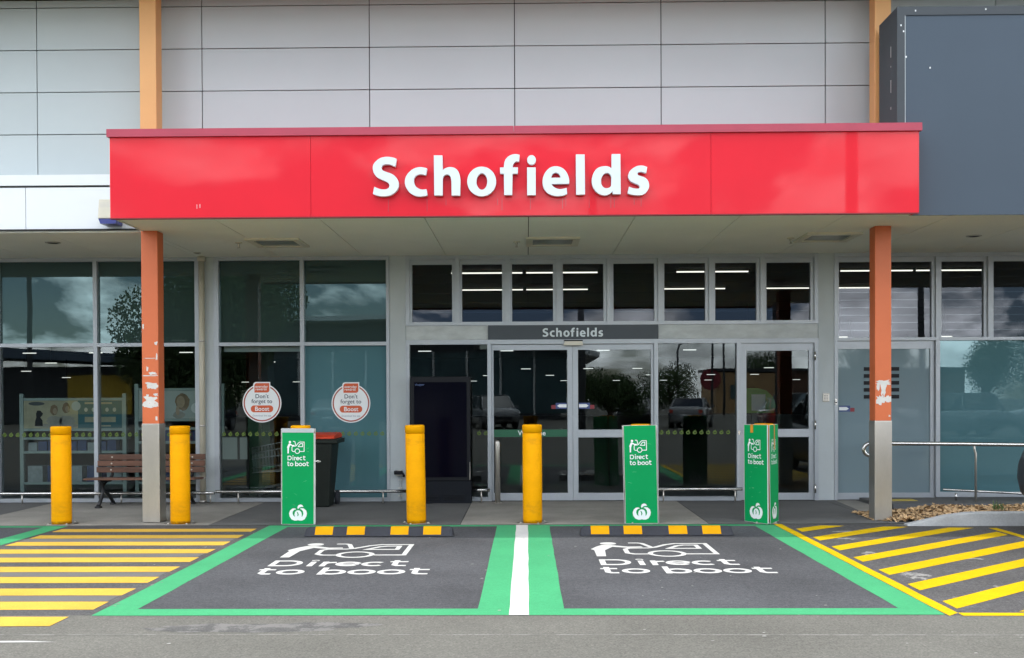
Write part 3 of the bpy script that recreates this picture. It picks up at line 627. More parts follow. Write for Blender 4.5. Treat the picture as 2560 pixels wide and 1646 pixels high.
for i in range(nx + 1):
    for j in range(ny + 1):
        x = 4.42 + 5.4 * i / nx; y = 12.50 + 1.3 * j / ny
        y = max(y, 12.50 + max(0.0, 0.5 - (x - 4.42) * 0.9))
        gb.v.append((x, y, mulch_h(x, y) - 0.006))
for i in range(nx):
    for j in range(ny):
        a = i * (ny + 1) + j
        gb.f.append((a, a + ny + 1, a + ny + 2, a + 1)); gb.s.append(True)
struct('garden_bed', gb, m_soil)
ch = MB(); rr = random.Random(4)
for i in range(4600):
    x = 4.36 + 5.3 * rr.random() ** 1.35; y = rr.uniform(12.48, 13.7)
    lim = 12.46 + max(0.0, 0.42 - (x - 4.36) * 0.8)
    if y < lim: continue
    z = mulch_h(x, y) + rr.uniform(-0.002, 0.014)
    L_, w_ = rr.uniform(0.018, 0.055), rr.uniform(0.007, 0.018)
    mt = Matrix.Translation((x, y, z)) @ Euler((rr.uniform(-0.7, 0.7), rr.uniform(-0.7, 0.7), rr.uniform(0, 6.3))).to_matrix().to_4x4()
    q = [mt @ Vector(p) for p in ((-L_, -w_, 0), (L_ * 0.8, -w_ * 0.6, 0.002), (L_, w_ * 0.7, 0.004), (-L_ * 0.7, w_, 0.003))]
    ch.add(q, [(0, 1, 2, 3)])
tag(make('bark_mulch', ch, m_mulch), 'golden brown bark chip mulch behind the pale kerb', 'mulch', kind='stuff')
# a weed in the mulch
wd = thing('weed_plant', 'small green weed growing in the mulch below the handrail post', 'plant', (5.85, 12.72, 0.16))
wm = MB(); rr = random.Random(9)
for i in range(46):
    a = rr.uniform(0, 6.28); l = rr.uniform(0.06, 0.15); s_ = rr.uniform(0.2, 1.0)
    p0 = Vector((5.85 + rr.uniform(-0.06, 0.06), 12.72 + rr.uniform(-0.04, 0.04), 0.155))
    tip = p0 + Vector((math.cos(a) * l * s_, math.sin(a) * l * s_, l * (1.15 - s_ * 0.6)))
    sd = Vector((-math.sin(a), math.cos(a), 0)) * 0.006
    mid = p0.lerp(tip, 0.5) + Vector((0, 0, 0.012))
    wm.add([p0 - sd * 0.4, p0 + sd * 0.4, mid + sd, mid - sd, tip], [(0, 1, 2, 3), (3, 2, 4)])
make('leaf_tuft', wm, m_weed, wd)
# the ramp beside the right-hand glass
struct('ramp', MB().slab([(4.95, 14.05), (12, 14.05), (12, 15.26), (4.95, 15.26)], 0.012, 0.055), m_dark_path)
struct('ramp_wall', MB().box(4.98, 12, 13.93, 14.045, 0.012, 0.10), M('grey_ramp_edge', (0.10, 0.105, 0.11), 0.8, 0.1, 3))
make('tactile_strip', MB().box(5.02, 5.62, 14.75, 14.98, 0.0555, 0.062), M('worn_yellow_nosing', (0.50, 0.38, 0.07), 0.7, 0.15, 5), bpy.data.objects['ramp'])

# ================================================================== THE SHOP
YW = 15.35
shop = thing('supermarket_building', 'large grey clad supermarket building with glazed shopfront', 'building', (0, YW, 0))
# --- body: upper wall with its cladding panels
upper = make('upper_wall', MB().box(-30, 30, 13.325, 13.5, 4.40, 6.79), m_gap, shop)
vx = [-12.9, -10.75, -8.56, -6.39, -4.22, -2.03, -0.14, 1.76, 3.88, 6.07, 8.25, 10.4, 12.6]
hz = [4.47, 5.04, 5.59, 6.14, 6.69, 6.79]
for i in range(len(vx) - 1):
    for j in range(len(hz) - 1):
        g = 0.006
        make('cladding_panel', MB().box(vx[i] + g, vx[i + 1] - g, 13.30 + random.uniform(-0.0012, 0.0012), 13.324, hz[j] + g, hz[j + 1] - g), m_clad, upper)
make('roof_overhang', MB().box(-32, 32, 11.93, 82, 6.80, 7.10), M('brown_eaves', (0.20, 0.185, 0.12), 0.8, 0.1), shop)
make('side_wall', MB().box(-30.2, -30.0, 15.42, 80, 0.02, 6.79), m_pilaster, shop)
make('side_wall', MB().box(30.0, 30.2, 15.42, 80, 0.02, 6.79), m_pilaster, shop)
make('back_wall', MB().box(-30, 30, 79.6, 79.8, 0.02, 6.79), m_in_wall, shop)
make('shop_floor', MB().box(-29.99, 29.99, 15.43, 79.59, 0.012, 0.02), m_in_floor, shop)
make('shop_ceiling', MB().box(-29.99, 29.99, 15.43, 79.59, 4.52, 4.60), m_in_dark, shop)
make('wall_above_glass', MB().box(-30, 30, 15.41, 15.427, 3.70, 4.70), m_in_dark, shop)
# --- white awning face on the left
awn = make('awning', MB().box(-14, -4.90, 12.96, 13.29, 3.722, 4.28), m_gap, shop)
for x0, x1 in ((-13.9, -11.0), (-11.0, -8.69), (-8.69, -6.38), (-6.38, -4.88)):
    make('white_panel', MB().box(x0 + 0.004, x1 - 0.004, 12.945, 12.959, 3.712, 4.275), m_white_panel, awn)
make('flashing', MB().box(-14, -4.89, 12.93, 13.295, 4.30, 4.435), m_white_panel, awn)
# --- soffit
sof = make('soffit', MB().box(-14, 14, 12.9, 15.40, 3.722, 3.74).box(-4.83, 4.51, 11.875, 12.899, 3.722, 3.74), m_gap, shop)
jx = [-13.6, -12.38, -11.14, -9.90, -8.66, -7.42, -6.18, -4.94, -3.70, -2.45, -1.20, 0.03, 1.29, 2.53, 3.76, 5.02, 6.26, 7.50, 8.74, 10.0, 11.2]
for i in range(len(jx) - 1):
    a, b_ = jx[i] + 0.005, jx[i + 1] - 0.005
    y0 = 12.965
    if a >= -4.95 and b_ <= 3.77: y0 = 11.90
    elif b_ > 3.77: y0 = 12.14
    if i == 7:
        make('soffit_panel', MB().box(a, -4.842, 12.965, 15.40, 3.703, 3.7215), m_soffit, sof)
        a2 = -4.83; make('soffit_panel', MB().box(a2, b_, y0, 15.40, 3.703, 3.7215), m_soffit, sof); continue
    if i == 14:
        make('soffit_panel', MB().box(a, 4.515, 11.90, 12.135, 3.703, 3.7215), m_soffit, sof)
    make('soffit_panel', MB().box(a, b_, y0, 15.40, 3.703, 3.7215), m_soffit, sof)
# --- shopfront frames
F0, F1 = 15.29, 15.41
def vbar(mb, x0, x1, z0, z1, d=0.003): mb.box(x0, x1, F0 - d, F1 + d, z0, z1)
def hbar(mb, x0, x1, z0, z1, d=0.0): mb.box(x0, x1, F0 - d, F1 + d, z0, z1)
def pane(parent, x0, x1, z0, z1, mat, y=YW, name='pane'):
    return make(name, MB().quad((x0 - 0.004, y, z0 - 0.004), (x1 + 0.004, y, z0 - 0.004), (x1 + 0.004, y, z1 + 0.004), (x0 - 0.004, y, z1 + 0.004)), mat, parent)
# window left of the downpipe
w = MB()
for x0, x1 in ((-9.56, -9.50), (-8.03, -7.965), (-6.53, -6.47), (-4.99, -4.92)): vbar(w, x0, x1, 0.0145, 3.702)
for x0, x1 in ((-9.50, -8.03), (-7.965, -6.53), (-6.47, -4.99)):
    hbar(w, x0, x1, 0.0145, 0.07); hbar(w, x0, x1, 2.362, 2.414); hbar(w, x0, x1, 3.645, 3.702)
win_a = make('window', w, m_frame, shop)
for k, (x0, x1) in enumerate(((-9.50, -8.03), (-7.965, -6.53), (-6.47, -4.99))):
    pane(win_a, x0, x1, 0.07, 2.362, g_clear); pane(win_a, x0, x1, 2.414, 3.645, g_film)
# window right of the downpipe
w = MB()
for x0, x1 in ((-4.706, -4.63), (-3.403, -3.342), (-2.105, -2.06)): vbar(w, x0, x1, 0.0145, 3.702)
for x0, x1 in ((-4.63, -3.403), (-3.342, -2.105)):
    hbar(w, x0, x1, 0.0145, 0.07); hbar(w, x0, x1, 2.362, 2.414); hbar(w, x0, x1, 3.645, 3.702)
win_b = make('window', w, m_frame, shop)
pane(win_b, -4.63, -3.403, 0.07, 2.362, g_clear); pane(win_b, -3.342, -2.105, 0.07, 2.362, g_teal)
pane(win_b, -4.63, -3.403, 2.414, 3.645, g_film); pane(win_b, -3.342, -2.105, 2.414, 3.645, g_film)
make('blind', MB().box(-4.60, -3.43, 15.45, 15.47, 2.28, 2.40), m_pilaster, win_b)
# pilasters between the windows
for x0, x1 in ((-4.918, -4.708), (-2.058, -1.812), (4.356, 4.590), (-9.9, -9.562)):
    make('pilaster', MB().box(x0, x1, 15.30, 15.425, 0.0145, 3.70), m_pilaster, shop)
make('end_wall', MB().box(-30, -9.902, 15.30, 15.42, 0.0145, 3.70), m_pilaster, shop)
make('end_wall', MB().box(9.402, 30, 15.30, 15.42, 0.0145, 3.70), m_pilaster, shop)
# entrance: row of eight louvred lights
ML = [-1.033, -0.281, 0.483, 1.239, 2.000, 2.760, 3.525]
w = MB()
vbar(w, -1.81, -1.752, 2.652, 3.702); vbar(w, 4.297, 4.354, 2.652, 3.702)
for x in ML: vbar(w, x - 0.032, x + 0.032, 2.652, 3.702)
ed = [-1.752] + [v for x in ML for v in (x - 0.032, x + 0.032)] + [4.297]
cells = [(ed[2 * i], ed[2 * i + 1]) for i in range(8)]
for x0, x1 in cells: hbar(w, x0, x1, 3.645, 3.702); hbar(w, x0, x1, 2.652, 2.705)
row = make('window_row', w, m_frame, shop)
def louvres(x0, x1, z0, z1, parent, nb, tilt):
    """an inner frame and its overlapping glass blades"""
    f = MB()
    f.box(x0, x0 + 0.035, 15.325, 15.40, z0, z1).box(x1 - 0.05, x1, 15.325, 15.40, z0, z1)
    f.box(x0 + 0.035, x1 - 0.05, 15.328, 15.398, z1 - 0.075, z1)
    make('louvre_frame', f, m_frame, parent)
    h = (z1 - 0.075 - z0) / nb
    for k in range(nb):
        za, zb = z0 + k * h - 0.006, z0 + (k + 1) * h + 0.006
        d = math.tan(tilt) * (zb - za) / 2
        make('louvre_blade', MB().quad((x0 + 0.03, 15.362 - d - 0.002 * (k % 2), za), (x1 - 0.045, 15.362 - d - 0.002 * (k % 2), za), (x1 - 0.045, 15.362 + d - 0.002 * (k % 2), zb), (x0 + 0.03, 15.362 + d - 0.002 * (k % 2), zb)), g_louvre, parent)
for x0, x1 in cells: louvres(x0, x1, 2.705, 3.645, row, 6, R(3.9))
# header band below them
make('header_panel', MB().box(-1.808, -0.580, 15.305, 15.42, 2.44, 2.648), m_header, shop)
make('header_panel', MB().box(1.974, 4.352, 15.305, 15.42, 2.44, 2.648), m_header, shop)
make('header_panel', MB().box(-0.578, 1.972, 15.34, 15.42, 2.44, 2.648), m_header, shop)
# entrance frame with its two fixed panes
w = MB()
for x0, x1 in ((-1.81, -1.758), (-0.588, -0.530), (1.908, 1.966), (3.139, 3.205), (4.297, 4.354)): vbar(w, x0, x1, 0.0145, 2.437)
for x0, x1 in ((-1.758, -0.588), (1.966, 3.139)): hbar(w, x0, x1, 0.0145, 0.075)
for x0, x1 in ((-1.758, -0.588), (-0.530, 1.908), (1.966, 3.139), (3.205, 4.297)): hbar(w, x0, x1, 2.368, 2.437)
ent = make('entrance_frame', w, m_frame, shop)
pane(ent, -1.758, -0.588, 0.075, 2.368, g_door); pane(ent, 1.966, 3.139, 0.075, 2.368, g_door)
# right-hand window
w = MB()
for x0, x1 in ((4.592, 4.634), (6.098, 6.158), (6.871, 6.930), (7.64, 7.70), (9.34, 9.40)): vbar(w, x0, x1, 2.441 if 6.5 < x0 < 8 else 0.058 if x0 > 5 else 0.0145, 3.702)
hbar(w, 4.634, 6.098, 2.394, 2.440); hbar(w, 4.634, 6.098, 3.645, 3.702)
for x0, x1 in ((6.158, 6.871), (6.930, 7.64), (7.70, 9.34)): hbar(w, x0, x1, 3.645, 3.702)
w.box(6.158, 9.34, F0 - 0.012, F1, 2.394, 2.440); w.box(6.158, 9.34, F0 - 0.004, F1, 0.058, 0.13)
win_c = make('window', w, m_frame, shop)
louvres(4.634, 6.098, 2.440, 3.645, win_c, 10, R(1.6)); louvres(6.158, 6.871, 2.440, 3.645, win_c, 10, R(1.6))
louvres(6.930, 7.64, 2.440, 3.645, win_c, 10, R(1.6)); louvres(7.70, 9.34, 2.440, 3.645, win_c, 10, R(1.6))
pane(win_c, 6.158, 9.34, 0.13, 2.394, g_teal)
# rows of little round emblems stuck along the glass
def emblems(x0, x1, z, parent, step=0.100):
    e = MB(); x = x0
    while x < x1:
        ribbon(e, arc(x, z - 0.004, 0.024, 0.021, 0, 330, 11), 0.013, lambda u, v, w_: Vector((u, YW - 0.003 - w_, v)), 0.0, True)
        ribbon(e, [(x, z - 0.018), (x, z + 0.008)], 0.008, lambda u, v, w_: Vector((u, YW - 0.0034, v)), 0.0)
        ribbon(e, [(x + 0.002, z + 0.024), (x + 0.014, z + 0.034)], 0.012, lambda u, v, w_: Vector((u, YW - 0.0038, v)), 0.0)
        x += step
    tag(make('emblem_strip', e, m_lime, parent), kind='stuff')
emblems(-7.92, -6.56, 1.035, win_a); emblems(-6.41, -5.02, 1.035, win_a)
emblems(-4.58, -3.45, 1.035, win_b); emblems(-3.28, -2.13, 1.035, win_b); emblems(2.02, 3.12, 1.035, ent); emblems(-0.72, -0.60, 1.035, ent)

# --- doors
def leaf(name, label, x0, x1, z0, z1, sl, sr, top, bot, mid, gm, mid_glass=True, y=15.36):
    d = thing(name, label, 'door', ((x0 + x1) / 2, y, z0))
    f = MB(); a, b_ = y - 0.022, y + 0.022
    f.box(x0, x0 + sl, a - 0.003, b_ + 0.003, z0, z1).box(x1 - sr, x1, a - 0.003, b_ + 0.003, z0, z1)
    f.box(x0 + sl, x1 - sr, a, b_, z1 - top, z1).box(x0 + sl, x1 - sr, a, b_, z0, z0 + bot)
    if mid: f.box(x0 + sl, x1 - sr, a, b_, mid[0], mid[1])
    make('frame', f, m_frame, d)
    zz = [z0 + bot] + (list(mid) if mid else []) + [z1 - top]
    for k in range(0, len(zz), 2): pane(d, x0 + sl, x1 - sr, zz[k], zz[k + 1], gm, y)
    return d
d1 = leaf('sliding_door', 'left sliding glass door with a dark green Welcome band', -0.527, 0.690, 0.018, 2.362, 0.030, 0.078, 0.082, 0.112, None, g_door)
make('welcome_band', MB().box(-0.497, 0.612, 15.352, 15.3585, 0.975, 1.085), m_green_band, d1)
from_mesh('lettering', text_mesh('Welcome', 0.105, lambda u, v, w_: Vector((0.075 + u, 15.3515 - w_, 0.998 + v)), 0.0008, 0.012), m_sign_white, d1)
d2 = leaf('sliding_door', 'right sliding glass door with a grey middle rail', 0.694, 1.905, 0.018, 2.362, 0.078, 0.040, 0.082, 0.112, (0.965, 1.080), g_door)
d3 = leaf('hinged_door', 'single hinged glass door behind the angled green sign', 3.210, 4.293, 0.018, 2.364, 0.079, 0.072, 0.110, 0.105, (0.960, 1.080), g_door, y=15.35)
for z in (0.19, 1.14, 2.17): make('hinge', MB().tube([(4.303, 15.282, z - 0.065), (4.303, 15.282, z + 0.065)], 0.014, 8), m_rail, d3)
make('lock', MB().box(3.155, 3.185, 15.275, 15.2875, 1.0, 1.06), m_rail, d3)
d4 = leaf('frosted_door', 'grey frosted sliding door behind the right orange column', 4.640, 6.092, 0.018, 2.392, 0.022, 0.060, 0.120, 0.100, None, g_frost, y=15.362)
for k in range(5): make('dark_stripe', MB().box(5.05, 5.575, 15.352, 15.3605, 1.945 - 0.104 * k, 2.000 - 0.104 * k), m_black, d4)
def arrow_sticker(parent, x, z, s, y):
    o = MB().box(min(x, x + s * 0.165), max(x, x + s * 0.165), y - 0.0012, y, z - 0.045, z + 0.045)
    q = make('arrow_sticker', o, M('blue_sticker', (0.05, 0.08, 0.22), 0.5, 0.05), parent)
    y2 = y - 0.002
    a = [(x, z - 0.024), (x + s * 0.11, z - 0.024), (x + s * 0.145, z), (x + s * 0.11, z + 0.024), (x, z + 0.024)]
    make('arrow', MB().add([(u, y2, v) for u, v in a], [tuple(range(5))]), m_sign_white, q)
    r_ = MB().box(min(x + s * 0.167, x + s * 0.23), max(x + s * 0.167, x + s * 0.23), y - 0.0012, y, z - 0.045, z + 0.012)
    make('red_corner', r_, m_maroon, q)
arrow_sticker(d1, 0.60, 1.44, -1, 15.356); arrow_sticker(d2, 0.785, 1.44, 1, 15.356); arrow_sticker(d4, 4.68, 1.38, 1, 15.356)
# door sensor above the sliding doors
sn = thing('door_sensor', 'small white motion sensor above the sliding doors', 'sensor', (0.70, 15.28, 2.38))
make('housing', MB().prism([(0.55, 2.345), (0.85, 2.345), (0.83, 2.405), (0.57, 2.405)], 15.235, 15.2865), m_cream, sn)
make('bracket', MB().box(0.56, 0.84, 15.245, 15.2868, 2.406, 2.425), m_black, sn)

# --- dark header sign over the doors
hs = thing('header_sign', 'dark slate sign over the sliding doors reading Schofields', 'sign', (0.70, 15.3, 2.44))
make('board', MB().box(-0.575, 1.969, 15.285, 15.336, 2.436, 2.652), m_dkgrey, hs)
def word(parent, name, scale, ox, oz, y, thick, mat):
    for ch_, ols in GLYPHS:
        me = fill_mesh([[(ox + (x + 1.765) * scale, oz + (z - 3.892) * scale) for x, z in ol] for ol in ols], thick, lambda u, v, w_: Vector((u, y - w_, v)))
        from_mesh(name, me, mat, parent)
word(hs, 'letter', 0.2835, 0.243, 2.472, 15.2845, 0.004, m_letter)

# --- red fascia sign
fs_ = thing('fascia_sign', 'long glossy red fascia sign reading Schofields in raised white letters', 'sign', (-0.16, 11.85, 3.70))
make('canopy_box', MB().box(-4.835, 4.515, 11.878, 12.93, 3.742, 4.66), m_red, fs_)
make('side_panel', MB().box(-4.852, -4.836, 11.852, 13.29, 3.695, 4.655), m_sign_edge, fs_)
make('side_panel', MB().box(4.516, 4.532, 11.852, 12.09, 3.695, 4.655), m_red, fs_)
for x0, x1 in ((-4.850, -2.50), (-2.50, 2.14), (2.14, 4.530)):
    make('red_panel', MB().box(x0 + 0.002, x1 - 0.002, 11.85, 11.866, 3.690, 4.655), m_red, fs_)
for x0, x1, dz in ((-4.872, -0.14, 0.0), (-0.136, 4.556, 0.0)):
    make('cap_flashing', MB().box(x0, x1, 11.815, 11.93, 4.625, 4.715), m_redcap, fs_)
make('drip_edge', MB().box(-4.85, 4.53, 11.846, 11.90, 3.676, 3.6885), M('dark_red_edge', (0.2, 0.01, 0.015), 0.5), fs_)
word(fs_, 'letter', 1.0, -1.765, 3.892, 11.832, 0.062, m_letter)
mkm = M('pale_scuff', (0.75, 0.45, 0.45), 0.6)
make('scuff', MB().box(-3.835, -3.828, 11.8485, 11.8495, 3.79, 3.84).box(-3.800, -3.792, 11.8485, 11.8495, 3.80, 3.845), mkm, fs_)
# thin run marks below the letters
sm = M('run_mark', (0.42, 0.022, 0.035), 0.4, 0.2, 4, coat=0.6)
rr = random.Random(2); q = MB()
for x in (-1.60, -1.15, -0.93, -0.33, -0.28, 0.05, 0.42, 0.46, 0.73, 0.98, 1.02, 1.25, 1.33):
    q.box(x, x + 0.006, 11.8487, 11.8497, 3.865 - rr.uniform(0.05, 0.13), 3.885)
make('run_marks', q, sm, fs_)

# --- blank slate sign box on the right
sb = thing('sign_box', 'large blank slate blue sign box on the upper right wall', 'sign', (7.0, 12.5, 3.7))
make('box', MB().box(4.375, 10.4, 12.152, 12.72, 3.73, 6.15), m_slate_frame, sb)
make('frame', MB().box(4.372, 4.462, 12.10, 12.15, 3.706, 6.15).box(4.462, 10.4, 12.102, 12.15, 6.05, 6.15), m_slate_frame, sb)
make('face', MB().box(4.4625, 10.4, 12.115, 12.149, 3.704, 6.0495), m_slate, sb)
make('trim', MB().box(4.463, 4.472, 12.106, 12.1145, 3.712, 6.049), m_pilaster, sb)
q = MB()
for x, z in ((4.44, 5.85), (4.58, 6.09), (4.47, 5.55), (4.75, 5.42), (5.4, 6.1), (4.41, 5.92)): q.box(x, x + 0.014, 12.0985, 12.1015, z, z + 0.02)
make('bird_dropping', q, m_sign_white, sb)
q = MB()
for z0, z1 in ((5.0, 5.03), (5.2, 5.35), (5.5, 5.52), (5.62, 5.75), (4.8, 4.83)): q.box(4.3695, 4.3715, 12.30, 12.308, z0, z1)
make('scratch', q, m_sign_edge, sb)

# --- columns
def column(label, x0, x1, patches):
    y0, y1 = 12.85, 13.06
    c = thing('steel_column', label, 'column', ((x0 + x1) / 2, 12.95, 0), 'orange columns in front of the shop')
    bevel(make('shaft', MB().box(x0, x1, y0, y1, 1.26, 3.702), m_orange, c), 0.008)
    bevel(make('upper_shaft', MB().box(x0, x1, y0, y1, 3.745, 6.795), m_tan, c), 0.008)
    bevel(make('sleeve', MB().box(x0 - 0.006, x1 + 0.006, y0 - 0.006, y1 + 0.006, 0.011, 1.262), m_steel, c), 0.006)
    for k, (cx, cz, w_, h_, sd) in enumerate(patches):
        rr = random.Random(sd); pts = []; nn = 18
        for i in range(nn):
            a = 2 * math.pi * i / nn
            e = 1 + rr.uniform(-0.38, 0.38)
            px = cx + w_ / 2 * e * max(-1, min(1, 1.25 * math.cos(a))); pz = cz + h_ / 2 * e * max(-1, min(1, 1.25 * math.sin(a)))
            pts.append((min(max(px, x0 + 0.004), x1 - 0.004), pz))
        make('bare_patch', MB().add([(x, y0 - 0.0016 - 0.0001 * k, z) for x, z in pts], [tuple(range(nn))]), m_bare, c)
    return c
column('left orange column with many peeled paint patches above its steel sleeve', -4.871, -4.660,
       [(-4.77, 1.555, 0.15, 0.10, 1), (-4.81, 1.50, 0.12, 0.06, 2), (-4.70, 1.50, 0.08, 0.05, 3), (-4.74, 1.76, 0.15, 0.045, 4), (-4.72, 1.725, 0.10, 0.05, 5), (-4.79, 1.73, 0.03, 0.05, 15), (-4.765, 1.87, 0.19, 0.012, 6), (-4.74, 1.90, 0.10, 0.035, 7), (-4.80, 1.955, 0.025, 0.06, 8),
        (-4.76, 2.09, 0.17, 0.008, 9), (-4.68, 2.11, 0.02, 0.07, 10), (-4.70, 1.63, 0.05, 0.03, 11), (-4.80, 1.62, 0.03, 0.03, 12), (-4.69, 2.28, 0.04, 0.04, 13), (-4.85, 2.49, 0.02, 0.06, 14), (-4.69, 1.33, 0.03, 0.05, 16)])
column('right orange column with two pale torn patches and a blank sign box beside it', 4.365, 4.570,
       [(4.47, 1.665, 0.075, 0.17, 21), (4.475, 1.745, 0.17, 0.05, 22), (4.40, 1.69, 0.035, 0.10, 23), (4.43, 1.525, 0.09, 0.10, 24), (4.52, 1.535, 0.10, 0.07, 25), (4.545, 1.325, 0.02, 0.02, 26)])

# --- fittings under the soffit
def ceiling_light(label, cx, cy):
    t_ = thing('ceiling_light', label, 'light', (cx, cy, 3.70), 'recessed lights in the canopy soffit')
    f = MB()
    f.box(cx - 0.36, cx + 0.36, cy - 0.36, cy - 0.27, 3.675, 3.7025).box(cx - 0.36, cx + 0.36, cy + 0.27, cy + 0.36, 3.675, 3.7025)
    f.box(cx - 0.36, cx - 0.27, cy - 0.269, cy + 0.269, 3.677, 3.7025).box(cx + 0.27, cx + 0.36, cy - 0.269, cy + 0.269, 3.677, 3.7025)
    make('frame', f, m_cream, t_)
    make('diffuser', MB().box(cx - 0.268, cx + 0.268, cy - 0.268, cy + 0.268, 3.690, 3.7022), M('grey_diffuser', (0.30, 0.32, 0.31), 0.25, 0.1, 4), t_)
ceiling_light('recessed ceiling light nearest the left orange column', -3.38, 13.86)
ceiling_light('recessed ceiling light above the middle of the doors', 0.36, 13.92)
ceiling_light('recessed ceiling light nearest the right orange column', 4.02, 13.70)
def sprinkler(label, cx, cy):
    t_ = thing('sprinkler_head', label, 'sprinkler', (cx, cy, 3.70), 'sprinkler heads in the canopy soffit')
    make('rose', MB().lathe([(0.05, 3.690), (0.05, 3.702)], cx, cy, 14), m_cream, t_)
    make('nozzle', MB().lathe([(0.028, 3.628), (0.014, 3.634), (0.012, 3.66), (0.02, 3.664), (0.02, 3.6895)], cx, cy, 10), m_steel, t_)
sprinkler('sprinkler head beside the left ceiling light', -3.92, 13.88)
sprinkler('sprinkler head beside the middle ceiling light', -0.13, 13.97)
sprinkler('sprinkler head beside the right ceiling light', 3.56, 13.80)
def downlight(label, cx, cy, r_):
    t_ = thing('downlight', label, 'light', (cx, cy, 3.70), 'small round downlights in the soffit')
    make('ring', MB().lathe([(r_ * 0.7, 3.690), (r_, 3.696), (r_, 3.7025)], cx, cy, 18, closed_bottom=False), m_steel, t_)
    make('lens', MB().lathe([(r_ * 0.7, 3.695), (r_ * 0.7, 3.7022)], cx, cy, 18), m_black, t_)
downlight('round downlight left of the left orange column', -6.42, 13.77, 0.10)
downlight('dark round downlight above the downpipe', -4.80, 14.84, 0.055)
downlight('round downlight right of the right orange column', 5.97, 13.71, 0.10)

# ================================================================== THINGS IN FRONT OF THE SHOP
# --- yellow bollards
BY = 12.72
def bollard(x, label):
    t_ = thing('bollard', label, 'bollard', (x, BY, 0.010), 'yellow bollards along the kerb line')
    make('post', MB().lathe([(0.118, 0.016), (0.121, 0.06), (0.120, 1.128), (0.114, 1.133)], x, BY, 36), m_boll, t_)
    make('cap', MB().lathe([(0.114, 1.1335), (0.122, 1.137), (0.123, 1.215), (0.121, 1.229), (0.112, 1.236)], x, BY, 36), m_boll, t_)
    p = MB().box(x - 0.135, x + 0.135, BY - 0.135, BY + 0.135, 0.0102, 0.0155)
    make('base_plate', p, m_steel, t_)
    q = MB()
    for sx in (-1, 1):
        for sy in (-1, 1): q.lathe([(0.013, 0.0157), (0.013, 0.028)], x + sx * 0.115, BY + sy * 0.115, 8)
    make('anchor_bolts', q, m_steel, t_)
    return t_
bol = bollard(-5.85, 'yellow bollard left of the bench, leftmost in the picture')
def bol_copy(x, label):
    c = copy_tree(bol, (x, BY, 0.010), label); return c
bol_copy(-4.35, 'yellow bollard just right of the left orange column')
bc = bol_copy(-1.385, 'yellow bollard in front of the black display kiosk'); bc.rotation_euler = (0, R(-0.8), R(25))
bol_copy(0.067, 'yellow bollard in front of the Welcome band at the doors').rotation_euler = (0, R(-0.4), R(70))
bol_copy(-2.83, 'yellow bollard whose top shows above the leftmost green sign')
bol_copy(1.415, 'yellow bollard hidden inside the middle green sign')
bol_copy(2.945, 'yellow bollard hidden inside the angled green sign')

m_contact_shade = M('foot_contact_shade', (0.075, 0.072, 0.065), 0.95, 0.3, 6, 0.3, 40, wear=0.50, wearcol=(0.19, 0.18, 0.16), wear_s=9, spec=0.2)  # contact shade painted on the path around bollard and column feet
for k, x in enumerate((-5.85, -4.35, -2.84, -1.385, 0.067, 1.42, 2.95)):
    make('stain_or_shade', MB().sheet(blob(x, 12.745, 0.19, 0.155, 22, 0.16, 70 + k), 0.0101), m_contact_shade, footpath)
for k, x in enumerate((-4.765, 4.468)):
    make('stain_or_shade', MB().sheet(blob(x, 12.96, 0.16, 0.17, 22, 0.14, 80 + k), 0.0101), m_contact_shade, footpath)
# --- three-sided green pick-up signs slipped over bollards
def pickup_sign(label, cx, cy, rz, lean, h=1.212, extra=None):
    s = 0.40; r_in = 0.128
    t_ = thing('pickup_sign', label, 'sign', (cx, cy, 0.011), 'green three-sided signs around the bollards')
    for k in range(3):
        a = R(120 * k)
        T = Matrix.Translation((cx, cy, 0)) @ Matrix.Rotation(a, 4, 'Z')
        b_ = MB().box(-s / 2, s / 2, -r_in - 0.004, -r_in, 0.013, h).xform(T)
        brd = make('board', b_, m_sign_edge, t_)
        f = MB().add([tuple(T @ Vector(p)) for p in ((-s / 2 + 0.004, -r_in - 0.0046, 0.016), (s / 2 - 0.004, -r_in - 0.0046, 0.016), (s / 2 - 0.004, -r_in - 0.0046, h - 0.003), (-s / 2 + 0.004, -r_in - 0.0046, h - 0.003))], [(0, 1, 2, 3)])
        make('green_face', f, m_sign_green, brd)
        pl = lambda u, v, w_: T @ Vector((-0.133 + u, -r_in - 0.0050 - w_, 0.735 + v))
        pickup_print(brd, m_sign_white, pl, 0.272 / 350, 'icon', 'lettering')
        lg = fill_mesh(LOGO, 0.0004, lambda u, v, w_: T @ Vector((0.002 + u * 0.00078, -r_in - 0.0052 - w_, 0.135 + v * 0.00078)))
        from_mesh('emblem', lg, m_sign_white, brd)
    rs_ = random.Random(int(cx * 100)); q = MB()
    for k in range(9):
        x, z, l, a = cx + rs_.uniform(-0.16, 0.16), rs_.uniform(0.05, h - 0.1), rs_.uniform(0.015, 0.06), rs_.uniform(-0.5, 0.5)
        d_ = Vector((math.cos(a) * l, 0, math.sin(a) * l)); n_ = Vector((0, 0, 0.0016))
        p_ = Vector((x, cy - r_in - 0.0049, z))
        q.add([p_, p_ + d_, p_ + d_ * 0.9 + n_, p_ + d_ * 0.1 + n_], [(0, 1, 2, 3)])
    make('scratch', q, M('pale_scratch', (0.25, 0.50, 0.34), 0.6), t_)
    if extra: extra(t_, s, r_in, cx, cy, h)
    t_.rotation_euler = (0, lean, rz)
    return t_
